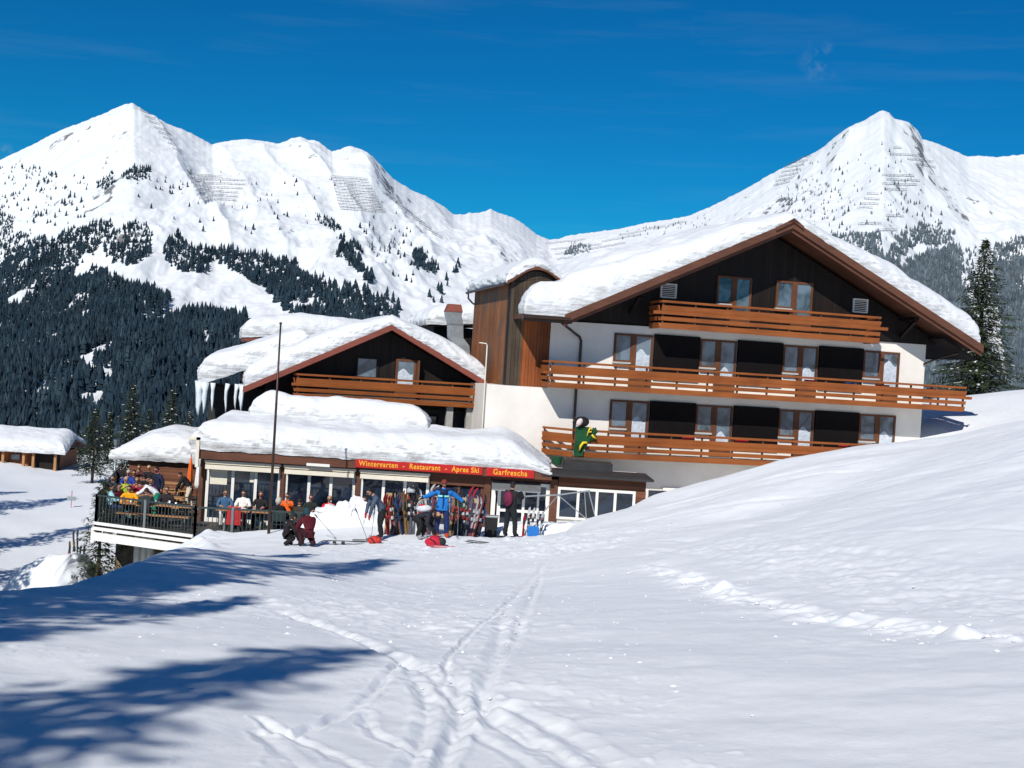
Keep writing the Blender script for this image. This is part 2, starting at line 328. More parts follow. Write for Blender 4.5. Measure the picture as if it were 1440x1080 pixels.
TR = [(crop(p), w_, d_) for p, w_, d_ in (
    ([(990,165),(930,230),(860,300),(838,430),(800,520),(798,600),(850,650),(1000,730),(1060,775)], .16, .05),
    ([(965,190),(905,380),(845,470),(792,540),(800,600),(845,640),(930,690)], .12, .045),
    ([(870,295),(780,370),(690,445),(700,520)], .07, .05),
    ([(230,320),(430,390),(560,450),(690,500),(770,560),(900,600),(1030,660),(1150,750),(1200,790)], .2, .05),
    ([(260,330),(480,410),(600,470),(680,530),(735,590),(722,650),(690,700),(665,780)], .15, .055),
    ([(560,470),(480,560),(380,620),(260,670)], .10, .05), ([(170,620),(260,675),(330,700),(480,780)], .09, .04),
    ([(560,440),(610,520),(640,570),(640,640),(610,720),(585,775)], .13, .05), ([(465,600),(475,650),(540,690),(640,730)], .10, .03),
    ([(700,470),(745,590),(735,640),(700,700),(690,775)], .12, .045), ([(800,590),(900,650),(980,700),(1090,775)], .12, .045),
    ([(1100,140),(980,200),(940,260),(880,400)], .14, .03), ([(620,520),(760,660),(860,710),(960,775)], .10, .03),
    ([(170,660),(260,740),(330,790)], .12, .035))]
TR += [([(820,752),(960,742),(1150,725),(1440,690)], .35, .06), ([(900,735),(1080,700),(1250,672),(1440,640)], .4, .06), ([(930,712),(1100,672),(1250,645),(1440,600)], .35, .07),
       ([(840,760),(1000,758),(1200,752),(1440,745)], .3, .04), ([(980,705),(1150,668),(1300,648),(1440,622)], .25, .05), ([(850,770),(1000,775),(1250,778),(1440,800)], .3, .03)]
def seg_dist(px, py, a, b):
    ax, ay = a[:2]; bx, by = b[:2]; dx, dy = bx - ax, by - ay; t = np.clip(((px - ax) * dx + (py - ay) * dy) / (dx * dx + dy * dy + 1e-9), 0, 1)
    return np.hypot(px - ax - t * dx, py - ay - t * dy)
az = np.concatenate([np.linspace(-180, -60, 34)[:-1], np.linspace(-60, -27, 50)[:-1], np.linspace(-27, 27, 900), np.linspace(27, 60, 50)[1:], np.linspace(60, 180, 34)[1:-1]])
rr = np.concatenate([[.0001], np.geomspace(1.0, 4, 40)[:-1], np.geomspace(4, 55, 800)[:-1], np.geomspace(55, 174, 110)])
RRg, AZg = np.meshgrid(rr, np.radians(az), indexing='ij'); gx = RRg * np.sin(AZg); gy = RRg * np.cos(AZg)
gz = ground_base(gx, gy)
infront = (np.abs(AZg) < R(27)) & (RRg < 70)
ix = gx[infront]; iy = gy[infront]; iz = np.zeros_like(ix)
for pts, w_, dep in TR:
    P3 = [ground_at(*p) for p in pts]
    # smooth the polyline
    for _ in range(2): P3 = [P3[0]] + [q for a, b in zip(P3[:-1], P3[1:]) for q in (.75 * a + .25 * b, .25 * a + .75 * b)] + [P3[-1]]
    A = np.array(P3); sel = (ix > A[:, 0].min() - 2) & (ix < A[:, 0].max() + 2) & (iy > A[:, 1].min() - 2) & (iy < A[:, 1].max() + 2)
    sx, sy = ix[sel], iy[sel]; d = np.full(sx.shape, 9.)
    for a, b in zip(P3[:-1], P3[1:]): d = np.minimum(d, seg_dist(sx, sy, a, b))
    d = d + .03 * perlin(sx * 4, sy * 4, 4)
    var = .7 + .5 * perlin(sx * .9, sy * .9, 8)
    for off, am in ((0, 1.), ):
        e = d / (w_ * .45); iz[sel] += .62 * dep * var * (-np.exp(-e ** 2 * 1.6) + .55 * np.exp(-((e - 1.8) / .5) ** 2) * (.5 + .5 * np.maximum(perlin(sx * 3.2, sy * 3.2, 6), -.4)))
def patch(u, v, rx, ry):
    p = ground_at(u, v); return np.exp(-((ix - p[0]) / rx) ** 2 - ((iy - p[1]) / ry) ** 2)
rough = .5 * patch(600, 830, 2.2, 3) + .6 * patch(650, 880, 1.1, 2.0) + 1.0 * patch(770, 772, 1.6, 2.2) + .6 * patch(840, 760, 2.2, 2.5) + .8 * patch(560, 775, 3.5, 2.5) + .45 * patch(640, 945, .8, 1.2) + .5 * patch(430, 850, 2.5, 3) + .35 * patch(700, 1000, .8, 1) + .7 * patch(690, 760, 3, 2)
n1 = fbm(ix * 2.3, iy * 1.6, 4, 21); iz += np.clip(rough, 0, 1.1) * (.035 * n1 + .05 * np.maximum(perlin(ix * 3.1, iy * 3.1, 33) - .25, 0) * 2)
band = [ground_at(*p) for p in ((915,795),(960,812),(1000,825),(1080,850),(1160,870),(1300,885),(1440,897),(1500,905))]
d = np.full(ix.shape, 9.)
for a, b in zip(band[:-1], band[1:]): d = np.minimum(d, seg_dist(ix, iy, a, b))
iz += np.exp(-(d / .35) ** 2) * (.13 * np.maximum(perlin(ix * 1.9, iy * 2.6, 41) + .05, 0) + .05 * np.maximum(perlin(ix * 6, iy * 6, 43), 0) - .03)
up = sstep(.2, 1.5, d) * sstep(4.5, 2., d) * sstep(ground_at(920, 795)[0] - .5, ground_at(980, 800)[0], ix) * (iy > 12); iz += up * .035 * fbm(ix * 2.6, iy * 1.8, 3, 52)
hill = sstep(1.5, 6, ix) * sstep(18, 30, iy); iz += hill * (.010 * fbm(ix * .45 + iy * .2, iy * 1.2, 3, 61) + .17 * perlin(ix * .16, iy * .33, 66) + .012 * np.maximum(perlin(ix * 1.6, iy * 3.2, 67) - .2, 0))
iz += .05 * np.clip(rough, 0, 1) * np.maximum(perlin(ix * 7, iy * 6, 73) - .18, 0) + .02 * sstep(.2, .5, perlin(ix * .5, iy * .5, 75)) * np.maximum(perlin(ix * 9, iy * 7, 74) - .3, 0)
iz += .010 * fbm(ix * 1.2, iy * 1.2, 3, 71) + .006 * perlin(ix * 7, iy * 5, 72) * (.3 + np.clip(rough, 0, 1))
rim = np.exp(-((crest_x(iy) - ix) / .55) ** 2) * sstep(36, 39, iy) * sstep(44.5, 43, iy); iz += rim * (.08 + .16 * perlin(ix * 1.9, iy * 1.9, 77))
gz[infront] += iz
npmesh('snow_ground', np.stack([gx, gy, gz], -1).reshape(-1, 3), gridfaces(len(rr), len(az), True), M['snow'])
tag(bpy.data.objects['snow_ground'], kind='structure')

# ---- shovelled bank in front of the terrace, and the pile under its corner
def mound(name, pts, wid, hgt, seed, n=90, m=26, lump=.3):
    """pts: centre line (x, y, z of foot); a heap with a lumpy surface"""
    pts = np.array(pts, float); t = np.linspace(0, len(pts) - 1, n); cx = [np.interp(t, range(len(pts)), pts[:, k]) for k in range(3)]
    ww = np.interp(t, range(len(pts)), wid); hh = np.interp(t, range(len(pts)), hgt)
    dx = np.gradient(cx[0]); dy = np.gradient(cx[1]); l = np.hypot(dx, dy); nx, ny = -dy / l, dx / l
    s = np.linspace(-1, 1, m); endf = np.sqrt(np.clip(1 - np.abs(np.linspace(-1, 1, n)) ** 6, 0, 1))
    X = cx[0][:, None] + nx[:, None] * s * ww[:, None] * endf[:, None]; Y = cx[1][:, None] + ny[:, None] * s * ww[:, None] * endf[:, None]
    prof = (1 - np.abs(s) ** 2.2) ** .8
    Z = cx[2][:, None] + hh[:, None] * prof * endf[:, None]
    nn = fbm(X * 1.9, Y * 1.9 + Z * .5, 4, seed); Z = Z + lump * hh[:, None] * nn * (prof + .05) * endf[:, None] - .05; X = X + .12 * fbm(X * 3, Z * 3, 3, seed + 5); Y = Y + .12 * fbm(Y * 3 + 9, Z * 3, 3, seed + 7)
    return npmesh(name, np.stack([X, Y, Z], -1).reshape(-1, 3), gridfaces(n, m), M['snow'])
b = mound('snow_bank', [(-6.9, 42.9, -5.8), (-6.1, 43.1, -5.72), (-5.0, 43.3, -5.65), (-4.2, 43.5, -5.7), (-3.5, 43.8, -5.7)], [.5, .8, .9, .9, .6], [.35, .75, .95, .85, .45], 3); tag(b, kind='structure')
b = mound('snow_bank', [(-17.6, 48, -9.4), (-16.2, 46.4, -9.4), (-15.2, 45.4, -9.4), (-14.5, 45.2, -9.5)], [1.2, 2.0, 1.8, .8], [.9, 1.7, 2.0, .9], 6, lump=.04); tag(b, kind='structure')
b = mound('snow_bank', [(-1.2, 44.2, -5.7), (0.4, 43.7, -5.5), (2.5, 43.6, -5.4), (4.4, 44.2, -5.3)], [.8, .9, 1.0, .8], [.15, .35, .4, .3], 9); tag(b, kind='structure')

# ---- loose clods thrown up by skiers (nobody could count them)
cv, cf = [], []
ico = [(0,0,1),(.9,0,.3),(.28,.85,.3),(-.72,.53,.3),(-.72,-.53,.3),(.28,-.85,.3),(0,0,-.6)]
icf = [(0,1,2),(0,2,3),(0,3,4),(0,4,5),(0,5,1),(6,2,1),(6,3,2),(6,4,3),(6,5,4),(6,1,5)]
def clod(x, y, s):
    z = ground_z(x, y); n = len(cv); a = random.random() * 6.28
    for p in ico:
        k = s * random.uniform(.7, 1.25); q = (p[0] * math.cos(a) - p[1] * math.sin(a), p[0] * math.sin(a) + p[1] * math.cos(a), p[2] * .7); cv.append((x + q[0] * k * 1.3, y + q[1] * k * 1.3, z - .25 * s + q[2] * k))
    cf.extend([[i + n for i in f] for f in icf])
for k in range(110):
    i = random.randrange(len(band) - 1); t = random.random(); p = band[i] * (1 - t) + band[i + 1] * t; clod(p[0] + random.gauss(0, .35), p[1] + random.gauss(0, .45), random.choice((.01, .015, .02, .03, .04)))
for (u, v, sx, sy, n) in ((780,768,1.4,2,200),(640,860,1.4,3,170),(560,800,3,3,160),(700,930,1.5,2,50),(430,850,3,4,110),(920,800,.5,.5,40),(840,755,2.5,1.5,110),(1050,850,3,2,60),(870,885,1.5,2,25)):
    p = ground_at(u, v)
    for k in range(n): clod(p[0] + random.gauss(0, sx), p[1] + random.gauss(0, sy), random.choice((.008, .012, .015, .02, .03)))
tag(npmesh('snow_clods', cv, cf, M['snow'], smooth=False), kind='stuff')

# ================================================================== MOUNTAINS
SKY = [(-900,330),(-500,300),(-200,260),(-60,235),(0,225),(25,213),(45,204),(65,193),(90,181),(110,174),(130,166),(150,158),(160,153),(175,146.5),(187,145),(195,150),(210,160),(225,168),(240,176),(255,181),(270,188),(285,196),(298,203),(310,200),(330,197),(345,195.5),(360,197),
       (375,199),(392,202),(405,197),(412,194),(423,192),(433,197),(442,197),(450,200),(460,209),(467,213),(478,210),(485,207),(492,205),(505,209),(515,213),(525,221),(535,232),(545,243),(555,253),(567,260),(580,268),(595,274),(605,279),(615,285),(625,291),(637,301),(650,302),(660,299),(667,300),(675,299),(690,294),(700,299),(710,302),
       (722,306),(735,314),(745,322),(755,330),(772,337),(785,336),(800,331),(830,327),(870,322),(910,313),(945,308),(970,303),(1000,290),(1015,283),(1055,262),(1080,247),(1095,239),(1110,232),(1130,222),(1150,212),(1160,205),(1175,192),(1190,181),(1205,173),(1215,170),(1228,161),(1241,155),(1250,158),(1258,167),(1268,169),(1278,172),(1290,183),(1297,195),(1303,197),(1318,202),(1340,211),(1360,220),(1380,219),(1400,221),(1420,219),(1440,217),(1460,214),(1600,190),(1900,230),(2300,300)]
su = np.array([s[0] for s in SKY], float); sv = np.array([s[1] for s in SKY], float)
mu = np.concatenate([np.linspace(-900, -20, 120)[:-1], np.arange(-20, 1461, 1.6), np.linspace(1462, 2300, 120)])
NS, NB = 380, 14
vr = np.interp(mu, su, sv); ker = np.hanning(27); ker /= ker.sum(); vsm = np.convolve(np.pad(vr, 13, 'edge'), ker, 'valid'); k2 = np.hanning(151); k2 /= k2.sum(); vs2 = np.convolve(np.pad(vr, 75, 'edge'), k2, 'valid'); vjit = vr - vsm + .9 * perlin(mu / 7., mu * 0, 2) + .5 * perlin(mu / 3., mu * 0, 4)
yr = np.interp(mu, [-900, 0, 187, 300, 420, 520, 640, 772, 900, 1080, 1241, 1360, 1440, 2300], [2600, 2500, 2400, 2500, 2500, 2400, 2700, 3100, 3000, 2700, 2500, 2800, 2900, 2900])
y0 = np.interp(mu, [-900, 0, 400, 700, 1000, 1300, 1440, 2300], [800, 800, 850, 950, 900, 800, 750, 750])
vb = hor(mu) + np.interp(mu, [-900, 0, 300, 700, 1000, 1300, 1440, 2300], [180, 172, 130, 40, 40, 40, 40, 60])
s = np.concatenate([np.linspace(0, 1, NS)])
MU, S = np.meshgrid(mu, s, indexing='ij')                       # columns first
Y = y0[:, None] + (yr - y0)[:, None] * S
gpow = np.interp(mu, [0, 190, 420, 560, 700, 1000, 1241, 1440], [1., 1., 1.05, 1.1, .8, .9, 1.05, 1.0])[:, None]
V = vb[:, None] + (vs2 - vb)[:, None] * S ** gpow + (vsm - vs2)[:, None] * S ** 3.2 + vjit[:, None] * S ** 6
def to_world(MU, V, Y):
    d = _fw[:, None, None] + _r[:, None, None] * ((MU - 720) / F)[None] + _u[:, None, None] * ((540 - V) / F)[None]; return d * (Y / d[1])[None]
Wm = to_world(MU, V, Y); X_, Z_ = Wm[0], Wm[2]
tap = np.sin(np.pi * np.clip(S, 0, 1)) ** .7 * sstep(1., .93, S)
den = 1.
wx = 30 * perlin(X_ / 210, Y / 300, 41); wy = 40 * perlin(X_ / 240, Y / 260, 43)
Z_ = Z_ + tap * (17 * ridged((X_ + wx) / 430, (Y + wy) / 620, 3, 3) + 11 * ridged((X_ + wx) / 120, (Y + wy) / 270, 4, 9) * (.45 + .55 * sstep(-.2, .4, perlin(X_ / 260, Y / 330, 47))) + 3.2 * fbm(X_ / 46, Y / 75, 4, 15))
Z_ = Z_ + sstep(0, .05, S) * sstep(1.0, .97, S) * 1.3 * fbm(X_ / 20, Y / 30, 3, 27)
def spur(u0, u1, s1, amp, wl, wr_):
    global Z_
    uc = u0 + (u1 - u0) * (1 - S) / (1 - s1) + 20 * perlin(S * 5, S * 0 + u0, 5) + 7 * perlin(S * 17, S * 0 + u0, 6); a = .62 * amp * np.clip((1 - S) / .06, 0, 1) * sstep(s1 - .12, s1 + .05, S)
    Z_ = Z_ + a * np.where(MU < uc, np.exp(-np.maximum(uc - MU, 0) / wl), np.exp(-np.maximum(MU - uc, 0) / wr_))
spur(187, 330, .55, 42, 110, 26); spur(290, 420, .5, 20, 60, 20); spur(345, 520, .5, 24, 70, 22); spur(423, 560, .55, 26, 60, 16); spur(495, 640, .5, 30, 60, 18); spur(590, 740, .45, 26, 60, 18)
spur(130, 60, .6, 14, 60, 40); spur(30, -20, .6, 14, 60, 40)
spur(1241, 1365, .62, 34, 90, 26); spur(1205, 1120, .55, 24, 40, 22); spur(1160, 1060, .5, 18, 40, 20); spur(1300, 1440, .6, 18, 60, 26)
dd = ((_fw[1] * Y + _fw[2] * Z_))
# picture row of every vertex, used only to read off where the woods were seen
Vn = 540 - F * (X_ * _u[0] + Y * _u[1] + Z_ * _u[2]) / (X_ * _fw[0] + Y * _fw[1] + Z_ * _fw[2]); Un = 720 + F * (X_ * _r[0] + Y * _r[1] + Z_ * _r[2]) / (X_ * _fw[0] + Y * _fw[1] + Z_ * _fw[2])
front = [(150, -34.), (300, -62.), (500, -78.)]                # valley floor
rows = []
for yf, zf in front:
    rows.append(np.stack([yf * (mu - 720) / F, np.full_like(mu, yf), np.full_like(mu, zf) + 3 * perlin(mu / 90, mu * 0 + yf, 3)], -1))
main = np.stack([X_, Y, Z_], -1).transpose(1, 0, 2)
back = []
for k, (f, dz) in enumerate(((1.015, -22), (1.06, -90), (1.2, -330))):
    b = main[-1].copy(); b[:, 0] *= f; b[:, 1] *= f; b[:, 2] += dz; back.append(b)
allv = np.concatenate([np.stack(rows), main, np.stack(back)], 0)
m, nt, bs = new_mat('mountain_snow_rock'); L = nt.links.new
tc = N(nt, 'ShaderNodeTexCoord'); ge = N(nt, 'ShaderNodeNewGeometry'); sp = N(nt, 'ShaderNodeSeparateXYZ'); L(ge.outputs['Normal'], sp.inputs[0])
n1 = N(nt, 'ShaderNodeTexNoise', Scale=.035, Detail=7., Roughness=.68); L(tc.outputs['Object'], n1.inputs['Vector'])
n2 = N(nt, 'ShaderNodeTexNoise', Scale=.0055, Detail=4., Roughness=.55); L(tc.outputs['Object'], n2.inputs['Vector'])
r2 = ramp(nt, [(.46, (0, 0, 0)), (.66, (1, 1, 1))]); L(n2.outputs['Fac'], r2.inputs[0])
st = N(nt, 'ShaderNodeMapRange'); st.inputs['From Min'].default_value = .93; st.inputs['From Max'].default_value = .55; L(sp.outputs[2], st.inputs['Value'])
a1 = N(nt, 'ShaderNodeMath', operation='MULTIPLY'); a1.inputs[1].default_value = .30; L(st.outputs[0], a1.inputs[0])
a2 = N(nt, 'ShaderNodeMath', operation='MULTIPLY_ADD'); a2.inputs[1].default_value = .16; L(r2.outputs[0], a2.inputs[0]); L(a1.outputs[0], a2.inputs[2])
a3 = N(nt, 'ShaderNodeMath', operation='ADD'); L(n1.outputs['Fac'], a3.inputs[0]); L(a2.outputs[0], a3.inputs[1])
r3 = ramp(nt, [(.82, (0, 0, 0)), (.88, (1, 1, 1))]); L(a3.outputs[0], r3.inputs[0])
cm = N(nt, 'ShaderNodeMix', data_type='RGBA'); L(r3.outputs[0], cm.inputs[0]); cm.inputs[6].default_value = (.72, .74, .76, 1); cm.inputs[7].default_value = (.17, .17, .175, 1)
L(cm.outputs[2], bs.inputs['Base Color']); bs.inputs['Roughness'].default_value = .85; bs.inputs['Specular IOR Level'].default_value = .15
bp = N(nt, 'ShaderNodeBump', Strength=.28, Distance=3.); L(n1.outputs['Fac'], bp.inputs['Height']); L(bp.outputs[0], bs.inputs['Normal'])
npmesh('mountain', allv.reshape(-1, 3), gridfaces(allv.shape[0], len(mu)), m); tag(bpy.data.objects['mountain'], kind='structure')

# ---- woods on the slopes
def inpoly(u, v, P):
    c = np.zeros(u.shape, bool); n = len(P)
    for i in range(n):
        (x1, y1), (x2, y2) = P[i], P[(i + 1) % n]
        c ^= ((y1 > v) != (y2 > v)) & (u < (x2 - x1) * (v - y1) / (y2 - y1 + 1e-9) + x1)
    return c
POLY = [([(-60,380),(0,365),(40,362),(70,343),(95,323),(120,316),(150,311),(158,318),(142,345),(127,372),(150,388),(172,394),(190,404),(212,414),(238,416),(247,426),(236,440),(192,447),(164,452),(186,461),(232,457),(252,442),(300,439),(332,446),(352,456),(372,500),(380,670),(-60,670)], .95),
        ([(152,333),(165,325),(172,330),(176,345),(168,368),(155,372),(147,358)], .9), ([(174,318),(205,314),(215,330),(211,360),(196,374),(175,373),(168,362),(176,340)], .95),
        ([(232,345),(245,330),(262,345),(280,350),(302,352),(306,362),(288,382),(258,384),(240,372),(231,368)], .95), ([(302,352),(330,352),(372,362),(410,372),(432,388),(440,425),(395,425),(350,395),(312,372)], .8),
        ([(395,385),(440,388),(470,395),(520,412),(560,436),(560,470),(500,470),(430,452),(385,425)], .62), ([(476,335),(492,340),(505,355),(515,385),(530,398),(520,402),(490,370),(478,360)], .8),
        ([(585,345),(597,352),(598,372),(588,380),(580,366)], .95), ([(597,370),(610,368),(622,385),(612,390),(600,386)], .95), ([(640,370),(646,380),(640,385)], .9), ([(440,300),(470,310),(480,330),(468,328),(450,312)], .35),
        ([(132,255),(160,242),(165,260),(140,272)], .45), ([(172,246),(190,236),(212,237),(208,250),(185,256),(175,254)], .75), ([(-20,290),(15,300),(25,330),(10,365),(-20,370)], .45), ([(20,330),(60,335),(75,350),(40,362),(10,360)], .5),
        ([(1216,345),(1232,325),(1240,335),(1232,352),(1222,355)], .8), ([(1240,368),(1262,335),(1290,318),(1320,312),(1342,322),(1345,340),(1310,346),(1290,345),(1268,360),(1258,378)], .55),
        ([(1258,382),(1280,372),(1300,358),(1330,346),(1352,342),(1350,400),(1338,440),(1330,520),(1335,590),(1290,560),(1280,440)], .9),
        ([(1396,348),(1420,338),(1460,325),(1500,560),(1420,570),(1412,470),(1400,420)], .9), ([(1330,440),(1350,400),(1372,470),(1400,520),(1420,570),(1335,590)], .85),
        ([(1350,345),(1390,350),(1410,440),(1380,430),(1352,400)], .14), ([(1090,290),(1130,262),(1150,240),(1190,290),(1190,330),(1150,320),(1120,300)], .06), ([(795,360),(800,340),(830,345),(828,355)], .35),
        ([(0,225),(60,235),(120,250),(120,360),(0,370)], .05), ([(200,255),(260,255),(265,285),(240,280)], .09), ([(120,230),(480,250),(480,330),(330,340),(200,300)], .012), ([(1090,240),(1240,200),(1330,300),(1240,340),(1100,330)], .03), ([(480,320),(560,300),(640,400),(620,430),(540,380),(500,320)], .04), ([(1090,330),(1240,330),(1240,400),(1120,330)], .3), ([(870,300),(1000,300),(990,330),(870,340)], .03)]
iu = (Un > -60) & (Un < 1500); tot = np.zeros(Un.shape)
ju = Un + 5 * fbm(X_ / 40, Y / 60, 3, 81); jv = Vn + 5 * fbm(X_ / 35 + 9, Y / 60, 3, 83)
for P, dn in POLY: tot = np.maximum(tot, dn * inpoly(ju, jv, P))
clear = fbm(X_ / 45, Y / 130, 4, 91); tot = tot * np.where((clear > .56) & (tot > .6) & (MU < 600), .06, 1.)
for (u, v, ru, rv) in ((145,492,13,8),(150,530,9,12),(130,556,16,9),(128,510,8,20),(60,490,14,8),(78,478,8,12),(62,552,14,12),(55,580,10,8),(125,445,16,9),(290,478,6,16),(268,547,14,6),(185,602,20,5),(90,592,10,7)):
    tot = np.where(((ju - u) / ru) ** 2 + ((jv - v) / rv) ** 2 < 1, .05, tot)
ax = np.gradient(X_, axis=0) * np.gradient(Y, axis=1); dens = tot * np.abs(ax) / 20. * iu * (Vn < 660) * (S < .95)
cnt = np.floor(dens + rng.random(dens.shape)).astype(int); ii, jj = np.nonzero(cnt)
rep = cnt[ii, jj]; ii = np.repeat(ii, rep); jj = np.repeat(jj, rep)
tx = X_[ii, jj] + rng.uniform(-1.5, 1.5, len(ii)); ty = Y[ii, jj] + rng.uniform(-3, 3, len(ii)); tz = Z_[ii, jj]; tuu = Un[ii, jj]
hh = rng.uniform(7.5, 15, len(ii)) * np.interp(S[ii, jj], [0, .25, .45, .6, 1], [1.2, 1.1, .95, .62, .45]) * (1 + .35 * perlin(tx / 60, ty / 90, 55)); print('forest trees', len(ii))
def forest(name, sel, mat):
    n = int(sel.sum()); k = 5; base = []; tri = []
    for t, (z0, z1, rad) in enumerate(((.04, .5, .25), (.28, .76, .19), (.55, 1.02, .12))):
        o = len(base)
        for q in range(k): a = 2 * math.pi * (q + .3 * t) / k; base.append((rad * math.cos(a), rad * math.sin(a), z0))
        base.append((0, 0, z1)); tri += [(o + q, o + (q + 1) % k, o + k) for q in range(k)]
    base = np.array(base); tri = np.array(tri); a = rng.uniform(0, 6.28, n); h = hh[sel]; wd = h * rng.uniform(.75, 1.25, n)
    jit = rng.uniform(.75, 1.3, (n, len(base), 1))
    bx = base[None, :, :2] * jit; x = (bx[..., 0] * np.cos(a)[:, None] - bx[..., 1] * np.sin(a)[:, None]) * wd[:, None] + tx[sel][:, None]
    y = (bx[..., 0] * np.sin(a)[:, None] + bx[..., 1] * np.cos(a)[:, None]) * wd[:, None] + ty[sel][:, None]; z = base[None, :, 2] * h[:, None] + tz[sel][:, None] - .4
    v = np.stack([x, y, z], -1).reshape(-1, 3); f = (tri[None] + (np.arange(n) * len(base))[:, None, None]).reshape(-1, 3)
    tag(npmesh(name, v, f, mat, smooth=False, midx=np.repeat(rng.random(n) < .3, len(tri))), kind='stuff')
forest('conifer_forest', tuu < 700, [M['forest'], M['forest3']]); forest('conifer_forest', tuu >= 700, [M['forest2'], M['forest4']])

# ---- avalanche barriers: rows of steel fence standing on the slopes
def slope_point(u, v):
    c = int(np.argmin(np.abs(mu - u))); col = Vn[c]; j = np.argmax(col < v)
    if j == 0: j = NS - 2
    t = np.clip((col[j-1] - v) / (col[j-1] - col[j] + 1e-9), 0, 1); p = [A[c, j-1] * (1 - t) + A[c, j] * t for A in (X_, Y, Z_)]; return np.array(p)
def barrier(u0, v0, u1, v1, label, hgt=3.4):
    k = max(3, int(abs(u1 - u0) / 5)); mb = MB(); P = []
    for i in range(k + 1):
        t = i / k; P.append(slope_point(u0 + (u1 - u0) * t, v0 + (v1 - v0) * t + random.uniform(-.4, .4)))
    for i, (a, b) in enumerate(zip(P[:-1], P[1:])):
        a = a + (0, 0, .3); b = b + (0, 0, .3); e = (0, -.6, hgt)
        for h in (.35, 1.0):
            q = np.array(e) * h; mb.bar(a + q, b + q, .3, hgt * .15)
        mb.bar(a, a + np.array(e), .3, .3, (1, 0, 0))
    if mb.v:
        o = mb.build('avalanche_barrier', M['fence']); tag(o, label, 'avalanche barrier', 'avalanche barriers on the mountain slopes')
for i in range(7): barrier(262 + 2.6 * i, 247 + 5.6 * i, (312, 343, 345, 340, 334, 333, 332)[i], 250 + 5.6 * i, 'steel avalanche barrier row on the left massif, in the block below the pointed summit')
for i in range(12): barrier(464 + 1.2 * i, 250 + 4.1 * i, 516 + 2.4 * i, 254 + 4.2 * i, 'steel avalanche barrier row in the large block under the middle rocky ridge')
for i in range(9): barrier(537 + 8.5 * i, 273 + 7 * i, 556 + 8.2 * i, 281 + 7 * i, 'short slanting avalanche barrier on the spur right of the large block')
for i in range(8): barrier(196 + 6.5 * i, 157 + 7.5 * i, 211 + 6 * i, 162 + 7.5 * i, 'short avalanche barrier high on the right face of the pointed left summit')
for (a, b, c, d) in ((768,344,824,338),(776,352,846,345),(780,359,812,355),(783,366,805,363),(846,341,900,331),(850,348,880,343),(828,352,850,348),(905,325,935,319),(940,318,965,313),(835,361,850,358),(870,332,905,326)):
    barrier(a, b, c, d, 'low avalanche barrier row on the saddle between the two mountains')
for i in range(7): barrier(1082 + 4 * (6 - i) + 5, 225 + 6.2 * i, 1118 + 5 * (6 - i) - 8, 221 + 6 * i, 'avalanche barrier row on the left shoulder of the right-hand peak')
for (a, b, c, d) in ((1255,209,1266,210),(1250,218,1296,221),(1275,225,1311,229),(1286,232,1315,237),(1240,248,1284,249),(1245,254,1292,256),(1240,260,1288,262),(1242,268,1275,269)):
    barrier(a, b, c, d, 'avalanche barrier row in the middle of the right-hand peak')
for (a, b, c, d) in ((1218,274,1234,275),(1214,281,1236,282),(1210,288,1234,289),(1208,293,1226,294),(1245,305,1270,306),(1205,317,1240,316),(1230,326,1262,325),(1200,330,1225,331)):
    barrier(a, b, c, d, 'avalanche barrier row low on the right-hand peak above the trees')
